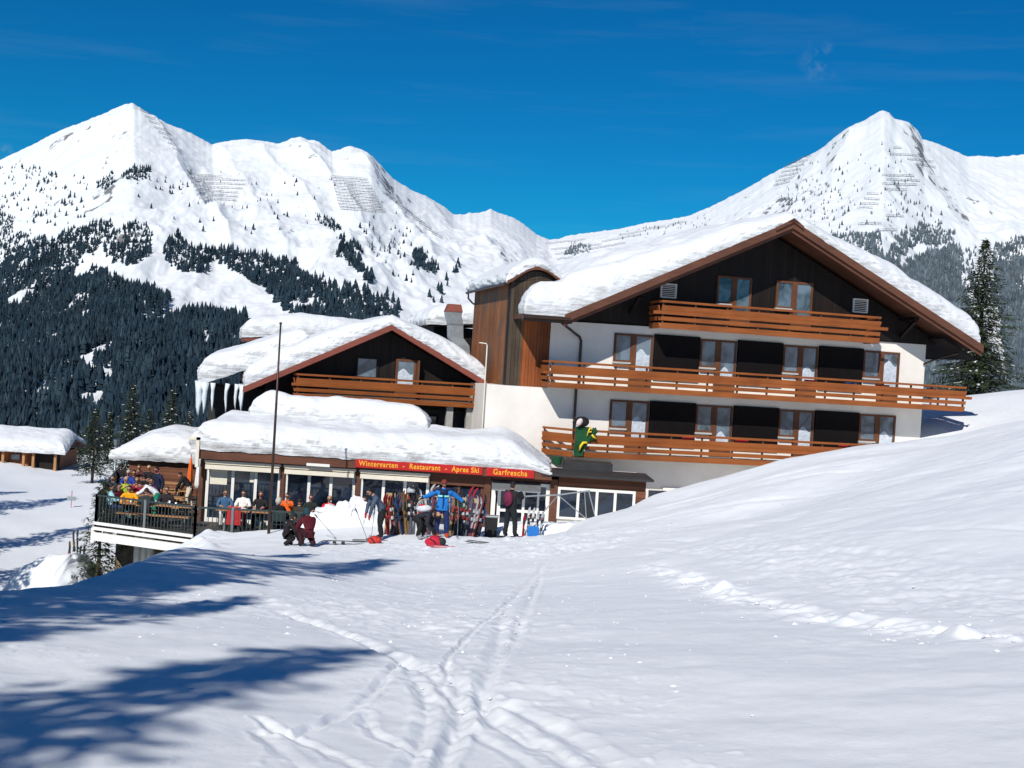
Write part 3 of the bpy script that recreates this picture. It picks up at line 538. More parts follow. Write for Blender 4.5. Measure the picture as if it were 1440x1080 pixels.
# ================================================================== BUILDINGS
def pad(name, parent, P, wp, wq, T, seed, Rr=.55, npp=60, nq=44, lump=.10, mat=None, wob=.10, droop=.06, rough_=.032, sides=(1, 1, 1, 1)):
    """snow lying on a roof: P(p, q) gives the roof surface (p, q in 0..1, wp x wq metres), T the depth (number or function)"""
    def axis(n, w_, r0, r1):
        e = 14; mid = np.linspace(0, 1, n)[1:-1]; out = []; hf = []
        r = min(Rr, w_ * .45)
        a = np.linspace(math.pi / 2, 0, e)
        lo = r / w_ if r0 else 0; hi = r / w_ if r1 else 0
        if r0: out += list(lo * (1 - np.sin(a))); hf += list(np.cos(a))
        m_ = np.linspace(lo, 1 - hi, n); 
        if r0: m_ = m_[1:]
        if r1: m_ = m_[:-1]
        out += list(m_); hf += [1] * len(m_)
        if r1: out += list(1 - hi * (1 - np.sin(a[::-1]))); hf += list(np.cos(a[::-1]))
        return np.array(out), np.array(hf)
    p, hp = axis(npp, wp, sides[0], sides[1]); q, hq = axis(nq, wq, sides[2], sides[3])
    PP, QQ = np.meshgrid(p, q, indexing='ij'); H = np.minimum(hp[:, None], hq[None, :]); x, y, z = P(PP, QQ)
    x = np.asarray(x, float) + 0 * PP; y = np.asarray(y, float) + 0 * PP; z = np.asarray(z, float) + 0 * PP
    t = (T(PP, QQ) if callable(T) else T) + 0 * PP
    n1 = fbm(PP * wp * .55, QQ * wq * .55, 3, seed); n2 = fbm(PP * wp * 1.5 + H * 2.2, QQ * wq * 1.5 - H * 2.2, 4, seed + 3, .5)
    z = z + t * H * (1 + wob * n1) - droop * (1 - H) + lump * .35 * n2 * np.minimum(1, 3 * (1 - H)) * t
    k = lump * np.sin(np.clip(H, 0, 1) * 3.0) * n2
    gx_ = np.sign(PP - .5) * (1 - hp[:, None] > .001); gy_ = np.sign(QQ - .5) * (1 - hq[None, :] > .001)
    n4 = fbm(PP * wp * 3.6 + H, QQ * wq * 3.6 + H * 4, 3, seed + 9, .55); k = k + rough_ * sstep(.02, .2, H) * sstep(.85, .5, H) * (n4 - .1)
    bul = .10 * np.sin(np.clip(H, 0, 1) * math.pi)
    # push the rim outwards along the two surface directions
    dpx = np.gradient(x, axis=0); dpy = np.gradient(y, axis=0); l = np.hypot(dpx, dpy) + 1e-9; x = x + gx_ * (k + bul) * dpx / l; y = y + gx_ * (k + bul) * dpy / l
    dqx = np.gradient(x, axis=1); dqy = np.gradient(y, axis=1); l = np.hypot(dqx, dqy) + 1e-9; x = x + gy_ * (k + bul) * dqx / l; y = y + gy_ * (k + bul) * dqy / l
    return npmesh(name, np.stack([x, y, z], -1).reshape(-1, 3), gridfaces(len(p), len(q)), mat or M['roofsnow'], parent)
def lin(a, b): return lambda t: a + (b - a) * t

def balcony(parent, path, zt, zb, dp, ext=.22):
    """path: outer line of the balcony in plan; boards run along it"""
    fl = MB(); P = [np.array(p, float) for p in path]
    xs = [p[0] for p in P]; ys = [p[1] for p in P]
    fl.prism([(p[0], p[1] + .04) for p in P], 2, zb + .06, zb + .2)
    f = fl.build('balcony', M['concrete'], parent)
    h = zt - zb
    def run(name, f0, f1, off, wd, mat, ex=0.):
        mb = MB()
        for i, (a, b) in enumerate(zip(P[:-1], P[1:])):
            d = (b - a) / np.linalg.norm(b - a); n = np.array([d[1], -d[0]])
            if n[1] > .3: n = -n
            long_ = np.linalg.norm(b - a) > 3
            a2 = a + n * off - d * (ex if long_ else -.03); b2 = b + n * off + d * (ex if long_ else -.03)
            z0 = zb + h * f0; z1 = zb + h * f1; tl = .07 * (f1 - f0) * h / .3
            mb.add([(a2[0], a2[1], z0), (b2[0], b2[1], z0), (b2[0] - n[0] * wd, b2[1] - n[1] * wd, z0), (a2[0] - n[0] * wd, a2[1] - n[1] * wd, z0)] +
                   [(q[0] + n[0] * tl, q[1] + n[1] * tl, z1) for q in (a2, b2)] + [(q[0] - n[0] * (wd - tl), q[1] - n[1] * (wd - tl), z1) for q in (b2, a2)],
                   [(0,3,2,1),(4,5,6,7),(0,1,5,4),(1,2,6,5),(2,3,7,6),(3,0,4,7)])
        mb.build(name, mat, f, bevel=.008)
    run('handrail', .92, 1.0, .07, .11, M['larch'])
    run('board', .60, .82, .055, .045, M['larch']); run('board', .50, .615, .09, .05, M['larch'], ext)
    run('board', .28, .42, .05, .05, M['larch'], .02); run('board', 0., .2, .02, .05, M['larch'])
    n = 0
    for a, b in zip(P[:-1], P[1:]):
        l = np.linalg.norm(b - a); k = max(1, round(l / 1.35)); d = (b - a) / l
        for i in range(k):
            c = a + (b - a) * ((i + .06) / k); mb = MB(); mb.box(c[0] - .035, c[0] + .035, c[1] - .005, c[1] + .06, zb + .1, zt - .06); mb.build('post', M['frame'], f)
    return f

def window(parent, a0, a1, zt, zb, b, style='door', sill=None, door_to=None, curtain=True, depth=.07, fm='frame', pm='pane'):
    """wooden frame with panes; style 'door': a window on the left with a balcony door on the right"""
    fr = MB(); t = .085; panes = []
    y0, y1 = b - depth, b + .02
    if style == 'door':
        am = a0 + (a1 - a0) * .5
        fr.box(a0, a1, y0, y1, zt - t, zt); fr.box(a0, a0 + t, y0, y1, sill, zt - t); fr.box(am - .13, am + .12, y0, y1, door_to, zt - t); fr.box(a1 - t, a1, y0, y1, door_to, zt - t)
        fr.box(a0 + t, am - .13, y0, y1, sill, sill + .08); fr.box(am + .12, a1 - t, y0, y1, door_to, door_to + .35)
        panes = [(a0 + t, am - .13, sill + .08, zt - t), (am + .12, a1 - t, door_to + .35, zt - t)]
    else:
        fr.box(a0, a1, y0, y1, zt - t, zt); fr.box(a0, a1, y0, y1, zb, zb + t); fr.box(a0, a0 + t, y0, y1, zb + t, zt - t); fr.box(a1 - t, a1, y0, y1, zb + t, zt - t); panes = [(a0 + t, a1 - t, zb + t, zt - t)]
    f = fr.build('window', M[fm], parent)
    if style == 'door': s_ = MB(); s_.box(a0 - .05, a0 + (a1 - a0) * .5 - .13, b - .22, b - depth - .002, sill - .07, sill); s_.build('sill', M['greyplaster'], f)
    for k, (p0, p1, q0, q1) in enumerate(panes):
        m_ = MB(); m_.box(p0, p1, b - .035, b - .025, q0, q1); m_.build('pane', M[pm], f)
        if curtain:
            c = MB(); n = 12; w_ = (p1 - p0); side = 1 if (k == 1 or style != 'door') else 0
            for i in range(n):                      # gathered cloth hanging just behind the glass plane, in folds
                u0 = p0 + .02 + (w_ - .04) * i / n * .98; u1 = p0 + .02 + (w_ - .04) * (i + 1) / n * .98; zz = q0 + .02 + (q1 - q0) * (.0 if side else (.15 + .75 * (i / n)))
                h0 = q0 + (q1 - q0) * (.45 if side else .98)
                hj = random.Random(int(a0 * 100 + zt * 17)).uniform(-.12, .4)
                if side: h0 = q0 + (q1 - q0) * (.45 + hj)
                if side: c.add([(u0, b - .042 - .004 * (i % 2), q0 + .01), (u1, b - .042 - .004 * ((i + 1) % 2), q0 + .01), (u1, b - .042 - .004 * ((i + 1) % 2), h0 + .12 * math.sin(i * .5)), (u0, b - .042 - .004 * (i % 2), h0 + .12 * math.sin((i - 1) * .5))], [(0, 1, 2, 3)])
            if c.v: c.build('curtain', M['curtain'], f)
    return f

# ------------------------------------------------------------------ the main chalet
ch = empty('chalet', (1.44, 52, 0), R(13), 'big white chalet with three larch balconies under a broad snow-laden gable roof', 'chalet')
RL, RT, RX, RRt, RZ = .15, 9.40, 18.3, 6.74, 2.3          # eave left a, ridge a, eave right a, ridge z, eave z
def roofz(a): return np.where(a < RT, RZ + (RRt - RZ) * (a - RL) / (RT - RL), RZ + (RRt - RZ) * (RX - a) / (RX - RT))
mb = MB(); mb.box(0, 16.9, 0, 11, -7, 2.2); mb.build('wall', M['plaster'], ch)
mb = MB(); mb.box(-2.55, -.002, 0, 3.2, -7, -.64); mb.build('wall', M['plaster'], ch)
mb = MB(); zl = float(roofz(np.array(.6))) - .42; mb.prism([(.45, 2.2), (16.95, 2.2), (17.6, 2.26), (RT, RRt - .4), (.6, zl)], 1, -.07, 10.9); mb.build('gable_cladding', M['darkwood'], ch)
mb = MB()
for k, (a0, a1) in enumerate(((RL, RT), (RT, RX))):
    z0, z1 = float(roofz(np.array(a0))), float(roofz(np.array(a1))); mb.prism([(a0, z0), (a1, z1), (a1, z1 - .2), (a0, z0 - .2)], 1, -1.86, 11.6)
mb.prism([(-1.6, RZ - .08), (RL, RZ), (RL, RZ - .2), (-1.6, RZ - .26)], 1, -1.75, -.05)
roof = mb.build('roof', M['brown'], ch)
for (a0, a1) in ((RL - .1, RT), (RT, RX + .15)):
    z0, z1 = float(roofz(np.array(a0))), float(roofz(np.array(a1))); b_ = MB()
    b_.prism([(a0, z0 + .04), (a1, z1 + .04), (a1, z1 - .27), (a0, z0 - .27)], 1, -1.94, -1.862); b_.prism([(a0, z0 - .273), (a1, z1 - .273), (a1, z1 - .42), (a0, z0 - .42)], 1, -1.82, -1.76); b_.build('bargeboard', M['brown'], roof)
b_ = MB(); b_.prism([(RT - .75, RRt - .30), (RT, RRt + .10), (RT + .45, RRt - .16), (RT + .45, RRt - .30), (RT, RRt - .04), (RT - .75, RRt - .44)], 1, -2.02, -1.943); b_.prism([(RT - .3, RRt - .06), (RT, RRt + .13), (RT + .3, RRt - .06)], 1, -2.02, -1.3); b_.build('ridge_cap', M['brown'], roof)
b_ = MB(); b_.box(-1.65, RL + .2, -1.83, -1.755, RZ - .36, RZ - .10); b_.tube([(-1.65, -1.93, RZ - .2), (RL + .1, -1.93, RZ - .2)], .075, 8); b_.build('gutter', M['pipe'], roof)
b_ = MB()
for i in range(24): b_.tube([(16.95 + i * .066, -1.3 + .0 * i, float(roofz(np.array(16.95 + i * .066))) - .52), (16.95 + i * .066, 10, float(roofz(np.array(16.95 + i * .066))) - .52)], .045, 5)
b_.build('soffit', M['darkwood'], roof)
for a in (3.3, 15.6):
    b_ = MB(); z = float(roofz(np.array(a))) - .22; b_.box(a - .1, a + .1, -1.3, -.08, z - .28, z - .22 + .1); b_.bar((a, -1.2, z - .3), (a, -.1, z - .95), .12, .14); b_.build('purlin', M['darkwood'], roof)
def mainsnowL(P, Q):
    b_ = -1.76 + 13 * Q; a0 = -1.55 + 1.97 * sstep(-.75, -.1, b_); a = a0 + (RT + .1 - a0) * P; return a, -1.8 - .1 * sstep(.15, .3, P) + 13.4 * Q, np.where(a < RL, RZ - .05, roofz(np.maximum(a, RL))) - .02 - .05 * (a < RL)
def mainsnowR(P, Q):
    a = RT - .02 + (RX - .02 - RT) * P; return a, -1.9 + 13.4 * Q, roofz(a) - .02
pad('snow_cover', roof, mainsnowL, 11.3, 13, lambda P, Q: 1.1 + .3 * np.exp(-((P - .22) / .14) ** 2) - .58 * P ** 3 + .5 * np.sin(Q * 3) * (1 - P ** 2), 5, .85, 100, 60, lump=.06, sides=(1, 0, 1, 1))
pad('snow_cover', roof, mainsnowR, 9.1, 13, lambda P, Q: .52 + .68 * np.minimum(1, P * 1.7) , 8, .85, 80, 60, lump=.07, sides=(0, 1, 1, 1))
# balconies
balcony(ch, [(4.2, 0), (4.2, -1.3), (13.9, -1.3), (13.9, 0)], 3.18, 2.05, 1.3, .35)
balcony(ch, [(-.25, 0), (-.25, -1.3), (18.1, -1.3), (18.1, 2.5)], .47, -.6, 1.3, .3)
balcony(ch, [(-.1, -.1), (.9, -1.3), (16.9, -1.3), (16.9, -.05)], -2.2, -3.32, 1.3, .1)
# windows
U4 = ((2.70, 4.38), (6.46, 8.08), (10.2, 11.8), (13.93, 15.65))
for a0, a1 in U4:
    window(ch, a0, a1, 1.78, 0, 0, 'door', .6, -.42); window(ch, a0, a1, -.96, 0, 0, 'door', -2.12, -3.12)
for a0, a1 in ((7.0, 8.55), (9.67, 11.34)): window(ch, a0, a1, 4.46, 0, -.07, 'door', 3.3, 2.4, curtain=False)
for a0, a1 in ((4.42, 6.42), (8.12, 10.16), (11.84, 13.89)):
    for z0, z1 in ((.0, 1.84), (-2.75, -.92)):
        m_ = MB(); m_.box(a0, a1, -.13, -.003, z0, z1); m_.build('shutter', M['shutter'], ch, bevel=.01)
for a0, z0 in ((4.53, 3.36), (13.23, 3.36)):
    m_ = MB(); m_.box(a0, a0 + .70, -.16, -.072, z0, z0 + .06); m_.box(a0, a0 + .70, -.16, -.072, z0 + .54, z0 + .6); m_.box(a0, a0 + .06, -.16, -.072, z0 + .06, z0 + .54); m_.box(a0 + .64, a0 + .7, -.16, -.072, z0 + .06, z0 + .54); v_ = m_.build('vent', M['whiteframe'], ch)
    s_ = MB()
    for i in range(6): s_.bar((a0 + .06, -.12, z0 + .12 + i * .075), (a0 + .64, -.12, z0 + .12 + i * .075), .05, .028)
    s_.build('slats', M['whiteframe'], v_)
m_ = MB(); m_.tube([(-.15, -1.86, 2.12), (.0, -1.7, 1.95), (.45, -1.1, 1.78), (1.2, -.12, 1.5), (1.28, -.08, 1.35), (1.28, -.08, -.5)], .055, 8); m_.build('downpipe', M['pipe'], ch)
m_ = MB(); m_.tube([(1.2, -.08, -.62), (1.2, -.08, -3.4)], .055, 8); m_.build('downpipe', M['pipe'], ch)
m_ = MB(); m_.tube([(-2.95, -.12, 1.0), (-2.66, -.12, .98), (-2.62, -.12, .9), (-2.62, -.12, -2.9)], .026, 8); m_.build('downpipe', M['cream'], ch)
m_ = MB(); m_.tube([(16.8, -.06, 1.35), (17.1, -.3, 1.55), (18.1, -.8, 1.95)], .045, 8); m_.build('downpipe', M['pipe'], ch)
m_ = MB(); m_.box(5.2, 9.8, -.10, -.003, -4.62, -4.5); m_.build('sill', M['whiteframe'], ch)
m_ = MB(); m_.box(4.6, 9.6, -.06, -.003, -6, -4.63); m_.build('basement_window', M['darkpane'], ch)
# stair tower clad in orange boards, joined to the chalet
m_ = MB(); m_.box(-1.75, -1.18, .012, .5, -.63, 3.55); m_.build('tower_corner', M['weathered'], ch)
m_ = MB(); m_.box(-1.178, -.003, .03, .5, -.63, 2.4); m_.build('tower_front', M['orangewood'], ch)
arc = [(-1.75 + 2.1 * t, 3.55 + .62 * math.sin(math.pi * (t * .93 + .04)) - .08) for t in np.linspace(0, 1, 15)]
m_ = MB(); m_.prism([(-1.178, 2.4), (.35, 2.4), (.35, 3.4)] + [(a, z - .05) for a, z in arc[::-1]] + [(-1.75, 3.552), (-1.178, 3.552)], 1, .04, .5); m_.build('tower_gable', M['weathered'], ch)
m_ = MB(); m_.box(-1.74, .4, .5, 7.6, -.63, 3.5); m_.build('tower_side', M['orangewood_y'], ch)
m_ = MB()
ap = [(-1.98, 3.42)] + arc + [(.8, 3.62), (2.6, 3.5)]
m_.prism(ap + [(a, z + .14) for a, z in ap[::-1]], 1, -.22, 8.0); tr = m_.build('tower_roof', M['brown'], ch)
m_ = MB(); m_.tube([(-2.05, -.1, 3.42), (-2.05, 8, 3.42)], .06, 8); m_.tube([(-2.05, 7.6, 3.40), (-2.03, 7.6, 3.15), (-1.85, 7.5, 2.95), (-1.8, 7.4, 2.9)], .045, 6); m_.build('gutter', M['pipe'], tr)
def towersnow(P, Q):
    a = -2.0 + 4.6 * P; z = np.interp(a, [q[0] for q in ap], [q[1] + .14 for q in ap]); return a, -.2 + 8.2 * Q, z - .02
pad('snow_cover', tr, towersnow, 4.6, 6.5, lambda P, Q: .42 + 0 * P, 15, .5, 50, 40, lump=.10)

# ------------------------------------------------------------------ left chalet
lc = empty('chalet', (-8.1, 53.1, 0), R(13), 'lower dark wooden chalet with one larch balcony and icicles on its left eave', 'chalet')
LA, LR, LX, LRZ = -2.9, 2.87, 6.95, 1.54; LZ0, LZ1 = -1.34, -.58
def lroof(a): return np.where(a < LR, LZ0 + (LRZ - LZ0) * (a - LA) / (LR - LA), LZ1 + (LRZ - LZ1) * (LX - a) / (LX - LR))
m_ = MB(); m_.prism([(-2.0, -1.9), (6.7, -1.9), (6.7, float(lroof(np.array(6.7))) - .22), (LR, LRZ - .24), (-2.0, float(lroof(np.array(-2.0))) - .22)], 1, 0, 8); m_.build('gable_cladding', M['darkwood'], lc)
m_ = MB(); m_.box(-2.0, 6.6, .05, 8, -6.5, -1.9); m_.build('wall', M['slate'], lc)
m_ = MB()
for a0, a1 in ((LA, LR), (LR, LX)):
    z0, z1 = float(lroof(np.array(a0))), float(lroof(np.array(a1))); m_.prism([(a0, z0), (a1, z1), (a1, z1 - .16), (a0, z0 - .16)], 1, -1.06, 8.6)
lr = m_.build('roof', M['redbrown'], lc)
for a0, a1 in ((LA - .05, LR), (LR, LX + .05)):
    z0, z1 = float(lroof(np.array(a0))), float(lroof(np.array(a1))); m_ = MB(); m_.prism([(a0, z0 + .03), (a1, z1 + .03), (a1, z1 - .22), (a0, z0 - .22)], 1, -1.12, -1.062); m_.build('bargeboard', M['redbrown'], lr)
m_ = MB(); m_.box(LA - .09, LA - .005, -1.06, 8.6, LZ0 - .2, LZ0 + .02); m_.build('fascia', M['redbrown'], lr)
def ls1(P, Q):
    a = LA + (LR + .1 - LA) * P; return a, -1.08 + 9.7 * Q, lroof(a) - .02
def ls2(P, Q):
    a = LR - .05 + (LX - LR) * P; return a, -1.08 + 9.7 * Q, lroof(a) - .02
pad('snow_cover', lr, ls1, 6, 9.7, lambda P, Q: .92 - .48 * P ** 3, 21, .6, 70, 50, lump=.09, sides=(1, 0, 1, 1))
pad('snow_cover', lr, ls2, 4.1, 9.7, lambda P, Q: .44 + .34 * np.minimum(1, P * 2), 24, .5, 60, 50, lump=.10, sides=(0, 1, 1, 1))
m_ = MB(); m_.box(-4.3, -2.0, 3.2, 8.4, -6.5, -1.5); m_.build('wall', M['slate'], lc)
m_ = MB(); m_.prism([(-4.7, -1.5), (-4.7, -1.36), (-1.2, .32), (-1.2, .18)], 1, 1.3, 9); wr_ = m_.build('wing_roof', M['redbrown'], lc)
def lsw(P, Q): return -4.75 + 4.4 * P, 1.2 + 7.9 * Q, -1.38 + 1.7 * P
pad('snow_cover', wr_, lsw, 4.2, 8.0, 1.05, 27, .6, 50, 50, lump=.10)
def icicle(a, b, z, ln, r_, par):
    m_ = MB(); m_.tube([(a + random.uniform(-.03, .03), b + random.uniform(-.04, .04), z - ln * t) for t in (0, .25, .5, .75, 1)], [r_ * .95, r_ * .62, r_ * .58, r_ * .36, r_ * .08], 8); m_.build('icicle', M['ice'], par, smooth=True)
for (b0, ln, r_) in ((-.95, .95, .10), (-.5, 1.15, .13), (.1, 1.1, .12), (.9, 1.15, .15), (1.9, 1.1, .13)): icicle(LA - .1, b0, LZ0 + .05, ln, r_, lr)
for (a, b, ln, r_) in ((-4.7, 1.2, 1.4, .2), (-4.5, 1.15, 1.3, .18), (-4.15, 1.15, 1.2, .12), (-3.6, 1.2, 1.25, .11), (-3.2, 1.2, 1.1, .12), (-4.75, 1.8, 1.4, .2), (-4.75, 3.0, 1.4, .2), (-4.75, 3.8, 1.2, .18)): icicle(a, b, -1.32, ln, r_, wr_)
balcony(lc, [(-.9, 0), (-.9, -1.0), (6.75, -1.0), (6.75, 0)], -.68, -1.7, 1.0, .18)
f = window(lc, 1.58, 2.52, .16, -.75, 0, 'single', curtain=False, fm='darkwood'); f = window(lc, 3.26, 4.12, .16, -1.3, 0, 'single', curtain=True, fm='frame')
m_ = MB(); m_.box(4.13, 4.2, -.5, -.02, -1.4, .14); m_.build('shutter', M['frame'], lc)
for a in (6.25, 5.4): m_ = MB(); m_.box(a, a + .28, -.8, -.5, -6, -1.66); m_.build('pillar', M['concrete'], lc)
m_ = MB(); m_.box(6.42, 6.8, -.62, -.3, -1.66, -.9); m_.build('pillar', M['concrete'], lc)
f = window(lc, 4.3, 5.2, -2.1, -3.3, .05, 'single', curtain=False, fm='darkwood')

# ------------------------------------------------------------------ glazed restaurant in front
wg = empty('restaurant', (-11.3, 47.7, 0), 0, 'long low glazed restaurant with cream awnings under a deep bank of roof snow', 'restaurant')
m_ = MB(); m_.box(0, 13.25, .3, 3.5, -7, -3.98); m_.build('wall', M['wallwood'], wg)
m_ = MB(); m_.box(-.15, 12.95, -.42, 3.6, -3.975, -3.62); wr = m_.build('roof', M['brown'], wg)
m_ = MB(); m_.box(-.2, 12.98, -.5, -.424, -3.99, -3.585); m_.build('fascia', M['brown'], wr, bevel=.01)
m_ = MB(); m_.box(-.17, -.05, -.62, -.505, -4.3, -3.2); m_.box(-.5, -.05, -.62, -.505, -3.3, -3.2); m_.build('gutter', M['cream'], wr)
def wgs(P, Q):
    a = -.35 + 13.3 * P; return a, -.55 + 4.2 * Q, -3.60 + .12 * Q - .12 * sstep(.94, 1, P)
pad('snow_cover', wr, wgs, 13.3, 4.2, lambda P, Q: (1.16 - .1 * P + .12 * np.sin(P * 9) * .4) * (1 - .75 * sstep(.86, 1.0, P)) * (.82 + .25 * Q), 31, .75, 200, 44, lump=.11)
def wgs2(P, Q): return 1.2 + 6.9 * P, 2.2 + 1.6 * Q, -2.62 - .1 * P
pad('snow_cover', wr, wgs2, 6.9, 1.6, lambda P, Q: 1.25 - .25 * P, 35, .75, 70, 30, lump=.05)
for a, w_, mt in ((-.02, .12, 'brown'), (2.99, .16, 'brown'), (5.8, .16, 'brown'), (10.62, .26, 'brown'), (13.1, .28, 'brown')):
    m_ = MB(); m_.box(a - w_ / 2, a + w_ / 2, -.12, .1, -6.6, -3.98); m_.build('post', M[mt], wg)
for k, xs in enumerate(((.18, 1.13, 1.98, 2.86), (3.12, 3.97, 4.79, 5.64), (5.93, 6.75, 7.55, 8.4))):
    m_ = MB()
    for x in xs: m_.box(x - .055, x + .055, 0, .12, -6.45, -4.2)
    for x0, x1 in zip(xs[:-1], xs[1:]): m_.box(x0 + .055, x1 - .055, .02, .12, -4.3, -4.22); m_.box(x0 + .055, x1 - .055, .02, .12, -6.45, -6.2)
    fw_ = m_.build('window', M['whiteframe'], wg)
    for i, (x0, x1) in enumerate(zip(xs[:-1], xs[1:])):
        m_ = MB(); m_.box(x0 + .055, x1 - .055, .06, .075, -6.2, -4.3); m_.build('pane', M['darkpane'], fw_)
    m_ = MB(); x0, x1 = xs[0] - .08, xs[-1] + .08
    m_.box(x0, x1, -.34, -.02, -4.13, -4.03); m_.box(x0 + .04, x1 - .04, -.33, -.05, -4.17, -4.132)
    aw = m_.build('awning', M['cream'], wg, bevel=.02)
    m_ = MB(); m_.prism([(-.36, -4.2), (-.36, -4.36), (-.30, -4.36), (-.04, -4.2)], 0, x0 + .05, x1 - .05); m_.build('valance', M['cream'], aw)
# pale blind behind the first pane
m_ = MB(); m_.box(.26, .9, .05, .058, -4.95, -4.3); m_.build('blind', M['cream'], wg)
m_ = MB(); m_.box(1.75, 1.9, .05, .058, -4.8, -4.3); m_.build('blind', M['cream'], wg)
m_ = MB(); m_.box(8.5, 10.48, -.1, .28, -4.42, -3.985); m_.build('lintel', M['brown'], wg)
m_ = MB(); m_.box(8.55, 8.7, .0, .12, -6.6, -4.42); m_.box(9.5, 9.6, .0, .12, -6.6, -4.42); m_.box(10.38, 10.48, .0, .12, -6.6, -4.42); dr = m_.build('door', M['brown'], wg)
m_ = MB(); m_.box(8.7, 9.5, .05, .07, -6.5, -4.5); m_.build('pane', M['darkpane'], dr); m_ = MB(); m_.box(9.6, 10.38, .05, .07, -6.5, -4.5); m_.build('pane', M['darkpane'], dr)
m_ = MB(); m_.box(10.76, 12.95, -.05, .28, -4.12, -3.985); m_.build('lintel', M['brown'], wg)
m_ = MB()
for x0, x1 in ((10.78, 10.95), (11.02, 11.14), (11.95, 12.05), (12.5, 12.58), (12.82, 12.96)): m_.box(x0, x1, .0, .12, -6.1, -4.3)
m_.box(10.78, 12.96, -.01, .12, -4.3, -4.18); m_.box(11.14, 12.82, .01, .11, -5.3, -5.2); wn_ = m_.build('window', M['whiteframe'], wg)
for x0, x1 in ((11.14, 11.95), (12.05, 12.5), (12.58, 12.82)): m_ = MB(); m_.box(x0, x1, .05, .065, -6.05, -4.3); m_.build('pane', M['darkpane'], wn_)
m_ = MB(); m_.prism([(-.02, -4.15), (-.75, -4.42), (-.75, -4.46), (-.02, -4.2)], 0, 10.8, 12.6); m_.build('awning', M['metal'], wg)
# ski-shop annex at the right-hand end
m_ = MB(); m_.box(13.27, 16.5, .02, 3.6, -7, -3.8); m_.build('wall', M['plaster'], wg)
m_ = MB(); m_.box(13.26, 16.52, -.05, .018, -4.23, -3.83); m_.build('fascia', M['wallwood'], wg); m_ = MB(); m_.box(16.14, 16.53, -.06, .018, -6.6, -4.232); m_.build('post', M['wallwood'], wg)
m_ = MB(); m_.prism([(-.55, -3.82), (-.55, -3.74), (2.6, -3.74), (2.6, -3.82)], 0, 12.6, 16.75); m_.build('roof', M['slate'], wg)
m_ = MB(); m_.box(13.5, 15.4, 2.0, 3.2, -3.737, -3.42); m_.build('roof_box', M['slate'], wg)
m_ = MB(); xs = (13.3, 14.02, 14.72, 15.4, 16.1)
for x in xs: m_.box(x - .05, x + .05, -.08, .016, -5.35, -4.34)
m_.box(13.25, 16.15, -.08, .016, -4.34, -4.24); m_.box(13.25, 16.15, -.08, .016, -5.43, -5.35); wn_ = m_.build('window', M['whiteframe'], wg)
for x0, x1 in zip(xs[:-1], xs[1:]): m_ = MB(); m_.box(x0 + .05, x1 - .05, -.03, -.012, -5.35, -4.34); m_.build('pane', M['darkpane'], wn_)

# red boards with the house name
def sign(name, label, a0, a1, zc, h, text, ta, size):
    e = empty(name, (-11.3 + (a0 + a1) / 2, 47.17, zc), 0, label, 'sign'); m_ = MB(); w_ = (a1 - a0) / 2
    m_.box(-w_, w_, -.03, .028, -h / 2, h / 2); m_.build('board', M['signred'], e, bevel=.006)
    cu = bpy.data.curves.new('lettering', 'FONT'); cu.body = text; cu.size = size; cu.extrude = .006; cu.offset = .006; cu.align_x = 'CENTER'; cu.align_y = 'CENTER'; cu.space_character = ta; cu.materials.append(M['letter'])
    tmp = bpy.data.objects.new('tmp', cu); C.objects.link(tmp); me = bpy.data.meshes.new_from_object(tmp.evaluated_get(bpy.context.evaluated_depsgraph_get())); bpy.data.objects.remove(tmp)
    o = bpy.data.objects.new('lettering', me); C.objects.link(o); o.parent = e; o.location = (0, -.038, .0); o.rotation_euler = (R(90), 0, 0); o.scale = (.86, 1, 1); return e
sign('restaurant_sign', 'long red board lettered Wintergarten - Restaurant - Apres Ski in orange', 5.72, 10.42, -3.79, .31, 'Wintergarten  -  Restaurant  -  Apres Ski', 1.13, .268)
sign('restaurant_sign', 'short red board lettered Garfrescha at the right end of the fascia', 10.55, 12.32, -3.80, .31, 'Garfrescha', 1.16, .285)
m_ = MB(); m_.box(3.92, 4.78, -.56, -.503, -4.0, -3.90); o = m_.build('blank_sign', M['whiteframe'], None, loc=(-11.3, 47.7, 0)); tag(o, 'small blank white board on the brown fascia above the windows', 'sign')

# ------------------------------------------------------------------ low shed beside the terrace
sh = empty('shed', (-16.4, 55.6, -6.35), 0, 'low brown shed behind the terrace with a long snow cushion on it', 'shed')
m_ = MB(); m_.box(0.0, 4.6, 0, 3.5, -1.5, 1.42); m_.build('wall', M['wallwood'], sh)
m_ = MB(); m_.prism([(-.25, 1.43), (-.25, 1.53), (3.8, 2.0), (3.8, 1.9)], 0, -.7, 4.9); r_ = m_.build('roof', M['brown'], sh)
def shs(P, Q): return -.8 + 5.8 * P, -.3 + 4.2 * Q, 1.5 + .46 * Q
pad('snow_cover', r_, shs, 5.8, 4.2, lambda P, Q: .75 * sstep(-.1, .35, P) + .25, 41, .9, 60, 40, lump=.1)

